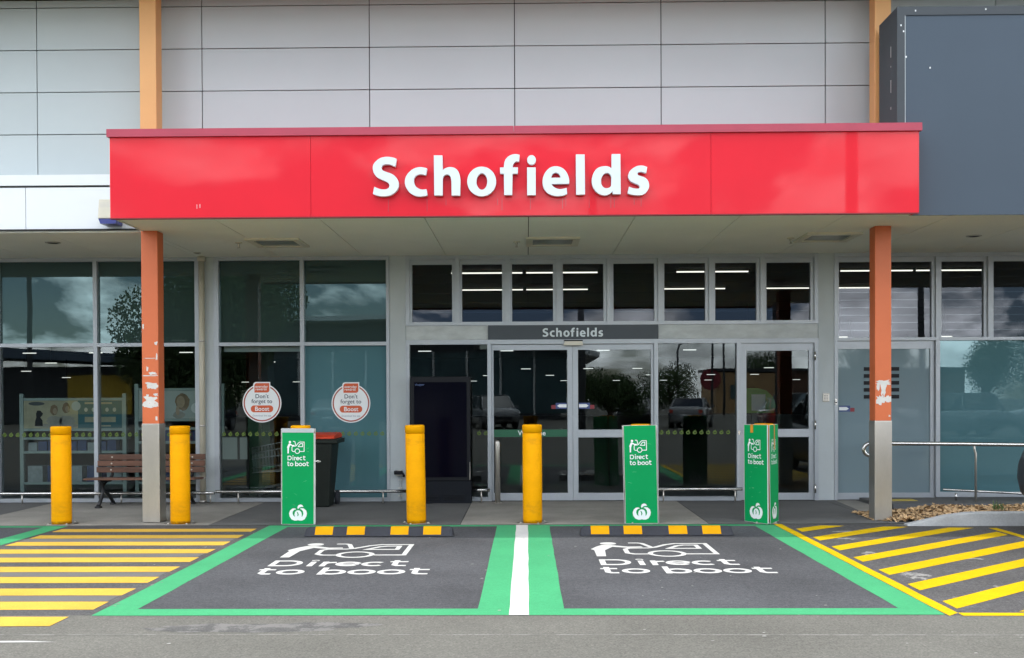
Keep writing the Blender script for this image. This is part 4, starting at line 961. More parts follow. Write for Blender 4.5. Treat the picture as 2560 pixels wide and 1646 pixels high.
def grey_cap(t_, s, r_in, cx, cy, h):
    make('tape_band', MB().box(cx - s / 2 - 0.001, cx + s / 2 + 0.001, cy - r_in - 0.0075, cy - r_in - 0.0062, h - 0.048, h + 0.004), m_pilaster, t_)
    # the loose fold of the side board and its tie
    q = MB().prismx([(cy - r_in, 0.013), (cy - r_in + 0.06, 0.013), (cy - r_in + 0.02, h - 0.06), (cy - r_in, h - 0.06)], cx + s / 2 + 0.002, cx + s / 2 + 0.008)
    make('loose_fold', q, m_sign_edge, t_)
    make('tie', MB().tube([(cx + s / 2 - 0.0, cy - r_in, 0.79), (cx + s / 2 + 0.04, cy - r_in + 0.02, 0.80), (cx + s / 2 + 0.07, cy - r_in + 0.04, 0.792), (cx + s / 2 + 0.035, cy - r_in + 0.05, 0.78)], 0.008, 6), m_sign_edge, t_)
def tapes(t_, s, r_in, cx, cy, h):
    make('orange_tape', MB().box(cx - 0.085, cx - 0.038, cy - r_in - 0.0066, cy - r_in - 0.0055, h - 0.10, h + 0.002), m_tape, t_)
    T = Matrix.Translation((cx, cy, 0)) @ Matrix.Rotation(R(120), 4, 'Z')
    make('orange_tape', MB().box(-0.005, 0.045, -r_in - 0.0066, -r_in - 0.0055, h - 0.31, h + 0.002).xform(T), m_tape, t_)
    Tc = [Matrix.Translation((cx, cy, 0)) @ Matrix.Rotation(R(120 * k), 4, 'Z') for k in range(3)]
    make('orange_tape', MB().add([tuple(Tc[0] @ Vector((-0.10, -r_in, h + 0.003))), tuple(Tc[0] @ Vector((0.17, -r_in, h + 0.003))), tuple(Tc[1] @ Vector((0.13, -r_in, h + 0.005)))], [(0, 1, 2)]), m_tape, t_)
    make('corner_split', MB().prism([(cx + s / 2 - 0.004, 0.02), (cx + s / 2 + 0.008, 0.02), (cx + s / 2 + 0.010, h * 0.5), (cx + s / 2 + 0.012, h), (cx + s / 2 - 0.002, h)], cy - r_in - 0.006, cy - r_in - 0.001), m_sign_edge, t_)
pickup_sign('leftmost green pick-up sign, facing front with a grey taped top', -2.845, 12.722, R(0.5), R(0.4), 1.20, grey_cap)
pickup_sign('middle green pick-up sign, facing front and leaning slightly', 1.42, 12.722, R(-3), R(-1.1), 1.225)
pickup_sign('rightmost green pick-up sign, turned on edge with orange tape', 2.945, 12.722, R(-58), R(-0.5), 1.225, tapes)

# --- rubber wheel stops
def wheel_stop(x0, x1, label):
    t_ = thing('wheel_stop', label, 'wheel stop', ((x0 + x1) / 2, 11.62, 0.008), 'rubber wheel stops at the head of the bays')
    prof = [(11.53, 0.0095), (11.54, 0.022), (11.60, 0.102), (11.615, 0.106), (11.655, 0.106), (11.67, 0.102), (11.73, 0.022), (11.74, 0.0095)]
    L_ = x1 - x0
    b_ = MB(); npf = len(prof)
    st = [(x0, 0.45), (x0 + 0.012, 0.85), (x0 + 0.045, 1.0), (x1 - 0.045, 1.0), (x1 - 0.012, 0.85), (x1, 0.45)]
    for x, k in st: b_.v += [(x, y, 0.0095 + (z - 0.0095) * k) for y, z in prof]
    for i in range(len(st) - 1):
        for j in range(npf - 1):
            a = i * npf + j
            b_.f.append((a, a + npf, a + npf + 1, a + 1)); b_.s.append(False)
    b_.f.append(tuple(range(npf))); b_.s.append(False); b_.f.append(tuple((len(st) - 1) * npf + k for k in range(npf - 1, -1, -1))); b_.s.append(False)
    make('body', b_, m_rubber, t_)
    for a, c in ((0.07, 0.19), (0.285, 0.405), (0.58, 0.70), (0.80, 0.92)):
        q = MB(); xa, xb = x0 + a * L_, x0 + c * L_; o_ = 0.002
        q.add([(xa, 11.542, 0.024 + o_), (xb, 11.542, 0.024 + o_), (xb, 11.599, 0.100 + o_), (xa, 11.599, 0.100 + o_), (xa, 11.615, 0.108), (xb, 11.615, 0.108), (xb, 11.655, 0.108), (xa, 11.655, 0.108)],
              [(0, 1, 2, 3), (3, 2, 5, 4), (4, 5, 6, 7)])
        make('reflector', q, m_reflector, t_)
    return t_
wheel_stop(-2.535, -0.845, 'black and yellow wheel stop in the left pick-up bay')
wheel_stop(0.60, 2.33, 'black and yellow wheel stop in the right pick-up bay')

# --- bench
bn_ = thing('bench', 'brown timber slat bench with black iron legs by the left windows', 'bench', (-5.56, 14.85, 0.010))
XA, XB = -6.37, -4.765
for k in range(3):
    z = 0.485 + 0.093 * k; y = 14.985 + 0.022 * k
    bevel(make('back_slat', MB().box(XA + 0.008 * k, XB - 0.002 * k, y, y + 0.035, z, z + 0.082), m_wood, bn_), 0.005)
for k in range(5):
    y = 14.53 + 0.088 * k
    bevel(make('seat_slat', MB().box(XA, XB, y, y + 0.078, 0.408 - 0.004 * k, 0.436 - 0.004 * k), m_wood, bn_), 0.005)
for x in (-6.15, -4.955):
    q = MB()
    q.tube([(x, 14.52, 0.035), (x, 14.60, 0.10), (x, 14.70, 0.24), (x, 14.64, 0.37), (x, 14.56, 0.400)], [0.030, 0.026, 0.028, 0.028, 0.020], 8)
    q.tube([(x, 15.06, 0.03), (x, 14.98, 0.10), (x, 14.80, 0.22), (x, 14.70, 0.25)], [0.028, 0.024, 0.026, 0.026], 8)
    q.tube([(x, 14.56, 0.392), (x, 14.95, 0.376), (x, 15.03, 0.46), (x, 15.075, 0.74)], [0.018, 0.024, 0.024, 0.014], 8)
    q.tube([(x, 14.60, 0.39), (x, 14.72, 0.33), (x, 14.86, 0.385)], 0.02, 8)
    q.box(x - 0.035, x + 0.035, 14.485, 14.575, 0.0105, 0.036).box(x - 0.03, x + 0.03, 15.01, 15.09, 0.0105, 0.034)
    make('leg', q, m_iron, bn_)
    for k in range(3):
        z = 0.526 + 0.093 * k; y = 14.982 + 0.022 * k
        make('bolt', MB().tube([(x, y + 0.006, z), (x, y - 0.004, z)], 0.012, 10), m_bolt, bn_)

# --- wheelie bin
wb = thing('wheelie_bin', 'dark green wheelie bin with a red lid beside the leftmost green sign', 'bin', (-2.83, 14.75, 0.010))
def frustum(mb, a, b_):
    (x0, x1, y0, y1, z0), (X0, X1, Y0, Y1, z1) = a, b_
    mb.add([(x0, y0, z0), (x1, y0, z0), (x1, y1, z0), (x0, y1, z0), (X0, Y0, z1), (X1, Y0, z1), (X1, Y1, z1), (X0, Y1, z1)], [(0, 3, 2, 1), (4, 5, 6, 7), (0, 1, 5, 4), (1, 2, 6, 5), (2, 3, 7, 6), (3, 0, 4, 7)])
q = MB(); frustum(q, (-3.055, -2.785, 14.56, 14.90, 0.012), (-3.095, -2.725, 14.47, 15.02, 0.925))
bevel(make('body', q, m_bin, wb), 0.02, 3)
q = MB().box(-3.13, -2.645, 14.445, 15.06, 0.926, 0.990)
bevel(make('rim', q, m_bin, wb), 0.01)
q = MB().prismx([(14.43, 0.992), (14.43, 1.018), (14.52, 1.05), (14.75, 1.068), (14.95, 1.072), (15.08, 1.05), (15.08, 0.992)], -3.115, -2.69)
lid = bevel(make('lid', q, m_binlid, wb), 0.012, 3)
q = MB()
for x in (-3.06, -2.96, -2.86, -2.76): q.box(x, x + 0.03, 14.424, 14.4295, 0.994, 1.016)
make('lid_rib', q, m_binlid, lid)
q = MB()
for x in (-3.02, -2.90, -2.80): q.box(x, x + 0.012, 14.468, 14.480, 0.83, 0.92)
make('body_rib', q, m_bin, wb)
for x in (-3.115, -2.78): make('wheel', MB().tube([(x, 15.02, 0.11), (x + 0.05, 15.02, 0.11)], 0.10, 18), m_rubber, wb)
make('handle', MB().tube([(-3.06, 15.09, 0.95), (-3.06, 15.13, 0.98), (-2.75, 15.13, 0.98), (-2.75, 15.09, 0.95)], 0.015, 8), m_bin, wb)

wb.location.x -= 0.05
# --- low steel trolley rails along the glass
def low_rail(label, x0, x1, posts, z=0.185, y=15.11, z2=None):
    z2 = z if z2 is None else z2
    t_ = thing('trolley_rail', label, 'rail', ((x0 + x1) / 2, y, 0.010), 'low steel rails in front of the glass')
    make('bar', MB().tube([(x0, y, z), (x1, y, z2)], 0.024, 12), m_rail, t_)
    for x in posts:
        zz = z + (z2 - z) * (x - x0) / (x1 - x0)
        make('post', MB().tube([(x, y, 0.0105), (x, y, zz - 0.015)], 0.011, 8), m_steel, t_)
low_rail('low steel rail below the leftmost windows, behind the bench', -9.2, -5.02, (-7.54, -6.05, -5.2), 0.165)
low_rail('short low steel rail crossing below the downpipe', -5.00, -4.66, (-4.72,), 0.166, 15.12)
low_rail('low steel rail behind the wheelie bin', -4.64, -1.74, (-4.3, -3.3, -2.14), 0.185)
low_rail('short low steel rail between the kiosk and the doors', -0.83, -0.555, (-0.68,), 0.195, 15.14)
low_rail('low steel rail below the pane between the two right green signs', 1.93, 3.185, (2.02, 3.08), 0.20, 15.13)
# --- ramp handrail with its looped end
hr = thing('ramp_handrail', 'shiny steel handrail with a looped end behind the right column', 'handrail', (6.2, 14.6, 0.055))
z0 = 0.893; Rl = 0.085; cx, cz = 4.885, z0 - Rl
loop = [(cx + Rl * math.cos(R(a)), 14.6 + 0.012 * (k / 22), cz + Rl * math.sin(R(a))) for k, a in enumerate(range(90, 400, 14))]
make('rail', MB().tube(list(reversed(loop)) + [(5.2, 14.6, z0 - 0.002), (6.2, 14.6, 0.881), (7.02, 14.6, 0.868), (10, 14.6, 0.82)], 0.030, 14), m_rail, hr)
for x in (6.385, 8.4):
    make('post', MB().tube([(x, 14.6, 0.056), (x, 14.6, 0.74), (x - 0.018, 14.6, 0.80), (x - 0.022, 14.6, 0.862)], 0.016, 10), m_steel, hr)
make('post', MB().tube([(5.12, 14.6, 0.012), (5.12, 14.6, 0.875)], 0.016, 10), m_steel, hr)
make('lower_rail', MB().tube([(6.0, 14.8, 0.215), (7.3, 14.8, 0.145), (10, 14.8, 0.10)], 0.018, 10), m_rail, hr)
make('lower_post', MB().tube([(6.19, 14.8, 0.056), (6.19, 14.8, 0.165)], 0.017, 10), m_rail, hr)
make('lower_post', MB().tube([(7.9, 14.8, 0.056), (7.9, 14.8, 0.115)], 0.014, 10), m_rail, hr)

# --- short steel post at the doors
sp = thing('steel_post', 'slim brushed steel post at the left edge of the sliding doors', 'post', (-0.436, 15.08, 0.010))
make('tube', MB().lathe([(0.040, 0.0105), (0.040, 0.90), (0.037, 0.925), (0.025, 0.935)], -0.436, 15.08, 18), m_steel, sp)
make('foot_ring', MB().lathe([(0.055, 0.0105), (0.055, 0.016)], -0.436, 15.08, 18), m_steel, sp)

# --- downpipe
dp = thing('downpipe', 'cream downpipe between the two left windows', 'pipe', (-4.868, 15.24, 0.010))
make('pipe', MB().tube([(-4.868, 15.24, 0.012), (-4.868, 15.24, 3.70)], 0.044, 16), m_pipe, dp)
make('top_collar', MB().tube([(-4.868, 15.24, 3.63), (-4.868, 15.24, 3.7015)], 0.058, 16), m_pipe, dp)
for z in (0.36, 1.15, 2.42): make('strap', MB().tube([(-4.868, 15.24, z), (-4.868, 15.24, z + 0.03)], 0.048, 16), m_steel, dp)
make('foot', MB().tube([(-4.868, 15.24, 0.0115), (-4.868, 15.24, 0.05)], 0.056, 16), m_steel, dp)

# --- display kiosk
ks = thing('display_kiosk', 'tall black digital display kiosk, switched off, left of the doors', 'kiosk', (-1.27, 15.1, 0.010))
bevel(make('cabinet', MB().box(-1.715, -0.835, 15.01, 15.24, 0.34, 1.885), m_black, ks), 0.012)
make('plinth', MB().box(-1.705, -0.825, 15.02, 15.24, 0.012, 0.339), m_navy, ks)
make('screen', MB().box(-1.66, -0.885, 15.003, 15.0085, 0.40, 1.80), m_screen, ks)
make('trim', MB().box(-0.845, -0.838, 15.002, 15.0085, 0.36, 0.62), m_steel, ks)
for x in (-1.47, -1.08):
    q = MB()
    for k in range(4): q.box(x - 0.16, x + 0.16, 15.012, 15.0195, 0.06 + 0.022 * k, 0.07 + 0.022 * k)
    make('vent', q, m_black, ks)
from_mesh('lettering', text_mesh('shopper', 0.042, lambda u, v, w_: Vector((-1.575 + u, 15.0025 - w_, 1.752 + v)), 0.0005, 0.0), M('pale_blue_print', (0.10, 0.16, 0.34), 0.4), ks)

# --- round stickers on the glass
def sticker(label, cx, cz):
    t_ = thing('window_sticker', label, 'sticker', (cx, YW - 0.004, cz), 'round stickers on the left windows')
    y = YW - 0.005; r_ = 0.294
    k = 0.294 / 49.0 / 14.0                         # metres per unit of the drawing
    tab = [(-315 + 0, 120), (-315, 360), (-305, 420), (-270, 470), (-215, 500), (285, 505), (300, 490), (300, 200), (290, 120)]
    base = [(r_ * math.cos(2 * math.pi * i / 48), r_ * math.sin(2 * math.pi * i / 48)) for i in range(48)]
    b_ = MB().add([(cx + u, y, cz + v) for u, v in base], [tuple(range(48))])
    bk = make('backing', b_, m_sign_white, t_)
    q = MB(); ribbon(q, [(cx + 0.268 * math.cos(2 * math.pi * i / 48), cz + 0.268 * math.sin(2 * math.pi * i / 48)) for i in range(48)], 0.020, lambda u, v, w_: Vector((u, y - 0.0006, v)), 0, True)
    make('ring', q, m_sticker_ring, bk)
    def rect(x0, x1, z0, z1, rr_, corners):
        pts = []
        for (px, pz, a0), on in zip(((x1 - rr_, z1 - rr_, 0), (x0 + rr_, z1 - rr_, 90), (x0 + rr_, z0 + rr_, 180), (x1 - rr_, z0 + rr_, 270)), corners):
            if on: pts += arc(px, pz, rr_, rr_, a0, a0 + 90, 6)
            else: pts.append((px + (rr_ if a0 in (0, 270) else -rr_), pz + (rr_ if a0 in (0, 90) else -rr_)))
        return [(cx + u, cz + v) for u, v in pts]
    def flat(name, pts, lift, mat, par): return make(name, MB().add([(u, y - lift, v) for u, v in pts], [tuple(range(len(pts)))]), mat, par)
    tb = flat('tab', rect(-0.130, 0.128, 0.150, 0.318, 0.045, (0, 1, 0, 0)), 0.0012, m_sign_white, t_)
    flat('tab_face', rect(-0.112, 0.113, 0.158, 0.300, 0.035, (0, 1, 0, 1)), 0.0018, m_sticker_orange, tb)
    def tx(s_, size, z, mat, off, par, xo=0.0): from_mesh('lettering', text_mesh(s_, size, lambda u, v, w_: Vector((cx + xo + u, y - 0.0024 - w_, cz + z + v)), 0.0004, off), mat, par)
    tx('everyday', 0.052, 0.232, m_sign_white, 0.010, tb, -0.005); tx('rewards', 0.052, 0.192, m_sign_white, 0.010, tb, -0.012)
    tx("Don't", 0.088, 0.074, m_sticker_dark, 0.006, bk); tx('forget to', 0.088, -0.002, m_sticker_dark, 0.006, bk)
    pl_ = flat('pill', rect(-0.170, 0.170, -0.140, -0.036, 0.050, (1, 1, 1, 1)), 0.0012, m_sticker_orange, t_)
    tx('Boost', 0.092, -0.118, m_sign_white, 0.014, pl_)
    tx('Download the app', 0.038, -0.202, M('grey_blue_print', (0.25, 0.28, 0.34), 0.5), 0.0, bk)
sticker('round white and orange boost sticker on the clear pane', -3.998, 1.502)
sticker('round white and orange boost sticker on the teal pane', -2.651, 1.492)

# --- siren box under the awning
sr = thing('siren_box', 'cream siren box with a blue base beside the red sign', 'alarm', (-5.25, 12.83, 3.8))
bevel(make('cover', MB().prism([(-5.365, 3.84), (-5.13, 3.84), (-5.13, 4.08), (-5.35, 4.08)], 12.72, 12.944), m_cream, sr), 0.01)
make('lens', MB().prism([(-5.335, 3.775), (-5.14, 3.775), (-5.14, 3.839), (-5.36, 3.839)], 12.73, 12.944), m_blue, sr)
q = MB()
for k in range(4): q.box(-5.34, -5.15, 12.7185, 12.7195, 3.98 + 0.016 * k, 3.986 + 0.016 * k)
make('louvre', q, m_steel, sr)

# --- power outlet with conduit at the foot of the pilaster
ol = thing('power_outlet', 'grey weatherproof outlet with a bent conduit beside the kiosk', 'outlet', (-1.91, 15.27, 0.010))
bevel(make('box', MB().box(-1.965, -1.875, 15.215, 15.2985, 0.40, 0.49), m_steel, ol), 0.01)
bevel(make('cover', MB().box(-1.985, -1.855, 15.17, 15.214, 0.425, 0.485), m_black, ol), 0.012)
make('plug', MB().tube([(-1.86, 15.19, 0.45), (-1.835, 15.19, 0.41), (-1.845, 15.19, 0.39)], 0.018, 8), m_black, ol)
make('conduit', MB().tube([(-1.905, 15.275, 0.40), (-1.905, 15.275, 0.09), (-1.90, 15.275, 0.055), (-1.88, 15.275, 0.035), (-1.80, 15.275, 0.033), (-1.70, 15.262, 0.033)], 0.012, 8), m_pilaster, ol)
for z in (0.33, 0.21, 0.09): make('saddle', MB().box(-1.93, -1.88, 15.268, 15.2985, z, z + 0.018), m_bolt, ol)

# --- intercom and buzzer
ic = thing('intercom_plate', 'small square intercom plate on the pilaster right of the hinged door', 'intercom', (4.47, 15.29, 1.49))
bevel(make('plate', MB().box(4.418, 4.518, 15.286, 15.2995, 1.485, 1.612), m_steel, ic), 0.008)
q = MB()
for a in range(3):
    for b_ in range(4): q.box(4.435 + 0.022 * a, 4.447 + 0.022 * a, 15.2835, 15.2858, 1.505 + 0.022 * b_, 1.517 + 0.022 * b_)
make('button', q, m_dkgrey, ic)
bz = thing('door_button', 'tiny door release button left of the frosted door', 'button', (4.61, 15.28, 1.48))
make('plate', MB().box(4.594, 4.628, 15.272, 15.2865, 1.44, 1.53), m_rail, bz)
make('push_button', MB().tube([(4.611, 15.2718, 1.475), (4.611, 15.266, 1.475)], 0.010, 10), m_black, bz)

# ================================================================== INSIDE THE SHOP
def promo(label, x0, x1, z1, face, y=16.3):
    t_ = thing('promo_stand', label, 'display stand', ((x0 + x1) / 2, y, 0.02), 'promotion stands behind the left windows')
    m_fr = M('pale_stand_frame', (0.32, 0.40, 0.39), 0.5, 0.05)
    for x in (x0, x1): make('upright', MB().box(x - 0.03, x + 0.03, y - 0.03, y + 0.03, 0.021, z1 + 0.06), m_fr, t_)
    for z in (z1 - 0.03, z1 - 0.52, z1 - 0.66, z1 - 0.88, 0.22): make('shelf_edge', MB().box(x0 + 0.031, x1 - 0.031, y - 0.025, y + 0.3, z - 0.02, z + 0.02), m_fr, t_)
    pb = make('poster_board', MB().box(x0 + 0.031, x1 - 0.031, y - 0.015, y + 0.0, z1 - 0.498, z1 - 0.052), face, t_)
    stock = MB(); 
    cols = [M('blue_stock', (0.02, 0.05, 0.16), 0.5, 0.2, 8), M('pale_stock', (0.30, 0.34, 0.36), 0.5, 0.2, 8)]
    k = 0; x = x0 + 0.08
    while x < x1 - 0.2:
        make('packet', MB().box(x, x + 0.14, y + 0.03, y + 0.2, z1 - 0.859, z1 - 0.859 + 0.13 + 0.02 * (k % 3)), cols[0 if k % 3 else 1], t_)
        if k % 2 == 0: make('carton', MB().box(x, x + 0.24, y + 0.0, y + 0.25, 0.241, 0.50), cols[0 if k % 4 else 1], t_)
        x += 0.16; k += 1
    return t_, pb
def sil(name, pts, mat, par, y): return make(name, MB().add([(u, y, v) for u, v in pts], [tuple(range(len(pts)))]), mat, par)
PY = 16.283
pr, pb = promo('long promotion stand with a beige and teal poster behind the left window', -8.12, -6.46, 1.60, m_beige)
make('teal_panel', MB().box(-7.21, -6.50, PY - 0.001, PY + 0.001, 1.105, 1.545), m_teal, pb)
dogx, dogz = -7.84, 1.14
sil('dog_print', [(dogx - 0.07, dogz), (dogx + 0.06, dogz), (dogx + 0.055, dogz + 0.09), (dogx + 0.02, dogz + 0.14), (dogx + 0.05, dogz + 0.17), (dogx + 0.065, dogz + 0.20), (dogx + 0.02, dogz + 0.25), (dogx - 0.03, dogz + 0.25), (dogx - 0.05, dogz + 0.20), (dogx - 0.045, dogz + 0.14), (dogx - 0.065, dogz + 0.08)], m_black, pb, PY)
sil('banner_print', blob(-7.88, 1.50, 0.13, 0.03, 20, 0.02), m_dkgrey, pb, PY)
m_skin = M('tan_print', (0.40, 0.29, 0.19), 0.5, 0.2, 6)
m_hair = M('brown_print', (0.24, 0.15, 0.08), 0.5, 0.25, 9)
m_cloth = M('soft_grey_print', (0.33, 0.31, 0.27), 0.5, 0.25, 7)
sil('rug_print', blob(-7.55, 1.145, 0.36, 0.035, 24, 0.06, 3), m_cloth, pb, PY + 0.0005)
for hx, hz, sd in ((-7.60, 1.40, 1), (-7.40, 1.43, 2)):
    sil('child_print', blob(hx + 0.01, 1.22, 0.13, 0.085, 22, 0.12, sd), m_cloth, pb, PY)
    sil('child_print', blob(hx, hz, 0.062, 0.085, 18, 0.10, sd + 4), m_hair, pb, PY - 0.0004)
    sil('child_print', blob(hx + 0.018, hz - 0.018, 0.036, 0.05, 16, 0.04, sd + 8), m_skin, pb, PY - 0.0008)
sil('price_print', [(-7.24 + 0.075 * math.cos(2 * math.pi * i / 20), 1.46 + 0.075 * math.sin(2 * math.pi * i / 20)) for i in range(20)], m_pale, pb, PY - 0.002)
for k, x in enumerate((-7.08, -6.96, -6.74, -6.62)):
    sil('badge_print', [(x + 0.028 * math.cos(2 * math.pi * i / 14), 1.40 + 0.034 * math.sin(2 * math.pi * i / 14)) for i in range(14)], m_pale, pb, PY - 0.002)
make('caption_print', MB().box(-7.10, -6.60, PY - 0.0028, PY - 0.0014, 1.20, 1.285).box(-7.10, -6.66, PY - 0.0028, PY - 0.0014, 1.49, 1.52).box(-6.95, -6.68, PY - 0.0028, PY - 0.0014, 1.13, 1.15), m_beige, pb)
pr2, pb2 = promo('promotion stand with a pale portrait poster behind the left column', -6.26, -4.88, 1.75, m_pale)
hx = -5.55
sil('person_print', blob(hx - 0.03, 1.31, 0.10, 0.06, 20, 0.10, 12), m_cloth, pb2, PY)
sil('person_print', blob(hx + 0.03, 1.52, 0.115, 0.14, 24, 0.08, 13), m_hair, pb2, PY - 0.0004)
sil('person_print', blob(hx, 1.52, 0.068, 0.095, 20, 0.03, 14), m_skin, pb2, PY - 0.0008)
sil('person_print', blob(hx - 0.05, 1.38, 0.03, 0.08, 16, 0.08, 15), m_skin, pb2, PY - 0.0012)
sil('price_print', [(-5.30 + 0.085 * math.cos(2 * math.pi * i / 20), 1.42 + 0.085 * math.sin(2 * math.pi * i / 20)) for i in range(20)], m_sign_white, pb2, PY - 0.002)
sil('maroon_print', [(-5.28, 1.256), (-4.92, 1.256), (-4.92, 1.50), (-5.08, 1.43), (-5.2, 1.34)], m_maroon, pb2, PY - 0.001)
for k in range(3): sil('badge_print', [(-5.16 + 0.09 * k + 0.024 * math.cos(2 * math.pi * i / 12), 1.585 + 0.024 * math.sin(2 * math.pi * i / 12)) for i in range(12)], m_sticker_dark, pb2, PY - 0.002)

# --- green pillar and shopping trolley behind the second window
gp = thing('green_pillar', 'dark green clad pillar inside behind the boost sticker', 'pillar', (-4.33, 16.6, 0.02))
make('clad_face', MB().box(-4.52, -4.16, 16.45, 16.85, 0.021, 1.42), M('deep_green', (0.004, 0.075, 0.03), 0.5, 0.1), gp)
make('dark_top', MB().box(-4.50, -4.18, 16.47, 16.83, 1.421, 4.50), m_in_wall, gp)
nb = thing('notice_board', 'small pale notices taped inside behind the second window', 'notice', (-4.75, 16.2, 0.6))
make('sheet', MB().box(-4.86, -4.62, 16.20, 16.205, 0.60, 0.95), m_pale, nb)
make('sheet', MB().box(-4.58, -4.46, 16.20, 16.205, 0.60, 0.95), m_pale, nb)
make('support', MB().box(-4.90, -4.44, 16.206, 16.24, 0.021, 0.97), m_in_wall, nb)
tr = thing('shopping_trolley', 'wire shopping trolley inside behind the second window', 'trolley', (-3.95, 16.2, 0.02))
m_wire = M('trolley_wire', (0.45, 0.50, 0.52), 0.35, 0.1, 8, metal=0.7)
bx0, bx1, by0, by1, bz0, bz1 = -4.32, -3.62, 15.95, 16.4, 0.40, 0.93
q = MB()
def lerp(a, b_, t): return a + (b_ - a) * t
for y in (by0, by1):
    for z in (0.0, 0.2, 0.55, 0.78):
        zl = lerp(bz0, bz1 - 0.14, z); zr_ = lerp(bz0 + 0.04, bz1, z)
        q.tube([(bx0, y, zl), (bx1, y, zr_)], 0.005, 6)
    q.tube([(bx0, y, bz1 - 0.14), (bx1, y, bz1)], 0.008, 6)
    for k in range(15):
        t = k / 14; x = lerp(bx0, bx1, t)
        q.tube([(x + 0.03, y, lerp(bz0, bz0 + 0.04, t)), (x, y, lerp(bz1 - 0.14, bz1, t))], 0.003, 5)
for k in range(8):
    y = lerp(by0, by1, k / 7)
    q.tube([(bx0, y, bz1 - 0.14), (bx0 + 0.03, y, bz0), (bx1, y, bz0 + 0.04)], 0.003, 5)
make('basket', q, m_wire, tr)
q = MB()
for y in (by0 + 0.03, by1 - 0.03): q.tube([(bx0 + 0.1, y, 0.14), (bx1 + 0.05, y, 0.28), (bx1 + 0.08, y, 0.5), (bx1 + 0.05, y, 0.98)], 0.012, 8)
make('chassis', q, m_wire, tr)
make('handle', MB().tube([(bx1 + 0.05, by0, 0.99), (bx1 + 0.05, by1, 0.99)], 0.015, 8), m_binlid, tr)
for x in (bx0 + 0.12, bx1):
    for y in (by0 + 0.03, by1 - 0.03): make('wheel', MB().tube([(x, y - 0.015, 0.082), (x, y + 0.015, 0.082)], 0.06, 14), m_rubber, tr)
# --- green poster and kiosk seen through the hinged door
gk = thing('green_info_stand', 'green rounded information stand inside the hinged door', 'stand', (3.72, 16.4, 0.02))
prof = [(3.50, 1.30), (3.96, 1.30), (3.99, 1.42), (3.95, 1.56), (3.84, 1.66), (3.70, 1.70), (3.50, 1.70)]
make('panel', MB().prism(prof, 16.40, 16.44), M('bright_green_panel', (0.03, 0.22, 0.03), 0.5, 0.1), gk)
make('post', MB().box(3.62, 3.82, 16.441, 16.55, 0.021, 1.69), m_in_wall, gk)
make('sheet', MB().box(3.60, 3.82, 16.392, 16.3985, 1.34, 1.60), m_pale, gk)
make('strip', MB().box(3.44, 3.50, 16.392, 16.3985, 1.68, 2.02), m_pale, gk)
# --- ceiling tubes near the entrance and small fittings deeper in the shop
def first_or_copy(store, build, loc):
    if not store: store.append(build())
    else: copy_tree(store[0], loc)
e_spot = emission('shop_spot_glow', (1.0, 0.98, 0.92), 1.0)
tubes_, spots_ = [], []
for y, xs_ in ((23.8, (-1.75, 0.0, 3.5, 7.3, 9.05)), (27.6, (-1.75, 0.0, 3.7, 6.3, 8.0))):
    for x in xs_:
        def build():
            t_ = thing('ceiling_tube', 'long bright light tube on the shop ceiling seen through the high windows', 'light', (x, y, 4.52), 'long light tubes on the shop ceiling')
            make('tube', MB().box(x, x + 1.66, y, y + 0.05, 4.445, 4.47), e_strip, t_)
            make('batten', MB().box(x, x + 1.66, y - 0.01, y + 0.07, 4.471, 4.519), m_cream, t_)
            return t_
        first_or_copy(tubes_, build, (x, y, 4.52))
rr = random.Random(8)
for k, y in enumerate((33.0, 38.0, 44.0, 51.0, 59.0, 69.0)):
    for j in range(16):
        zz = 3.45 - 0.17 * k
        x = -27 + 3.1 * j + 1.55 * (k % 2) + rr.uniform(-0.4, 0.4)
        if rr.random() < 0.48: continue
        def build():
            t_ = thing('shop_spotlight', 'small bright ceiling fitting deep inside the dark shop', 'light', (x, y, zz), 'small ceiling fittings deep in the shop')
            make('lamp', MB().box(x, x + 0.48, y, y + 0.08, zz - 0.03, zz), e_spot, t_)
            make('hanger', MB().box(x + 0.22, x + 0.26, y + 0.02, y + 0.06, zz + 0.001, zz + 1.05), m_in_wall, t_)
            return t_
        first_or_copy(spots_, build, (x, y, zz))

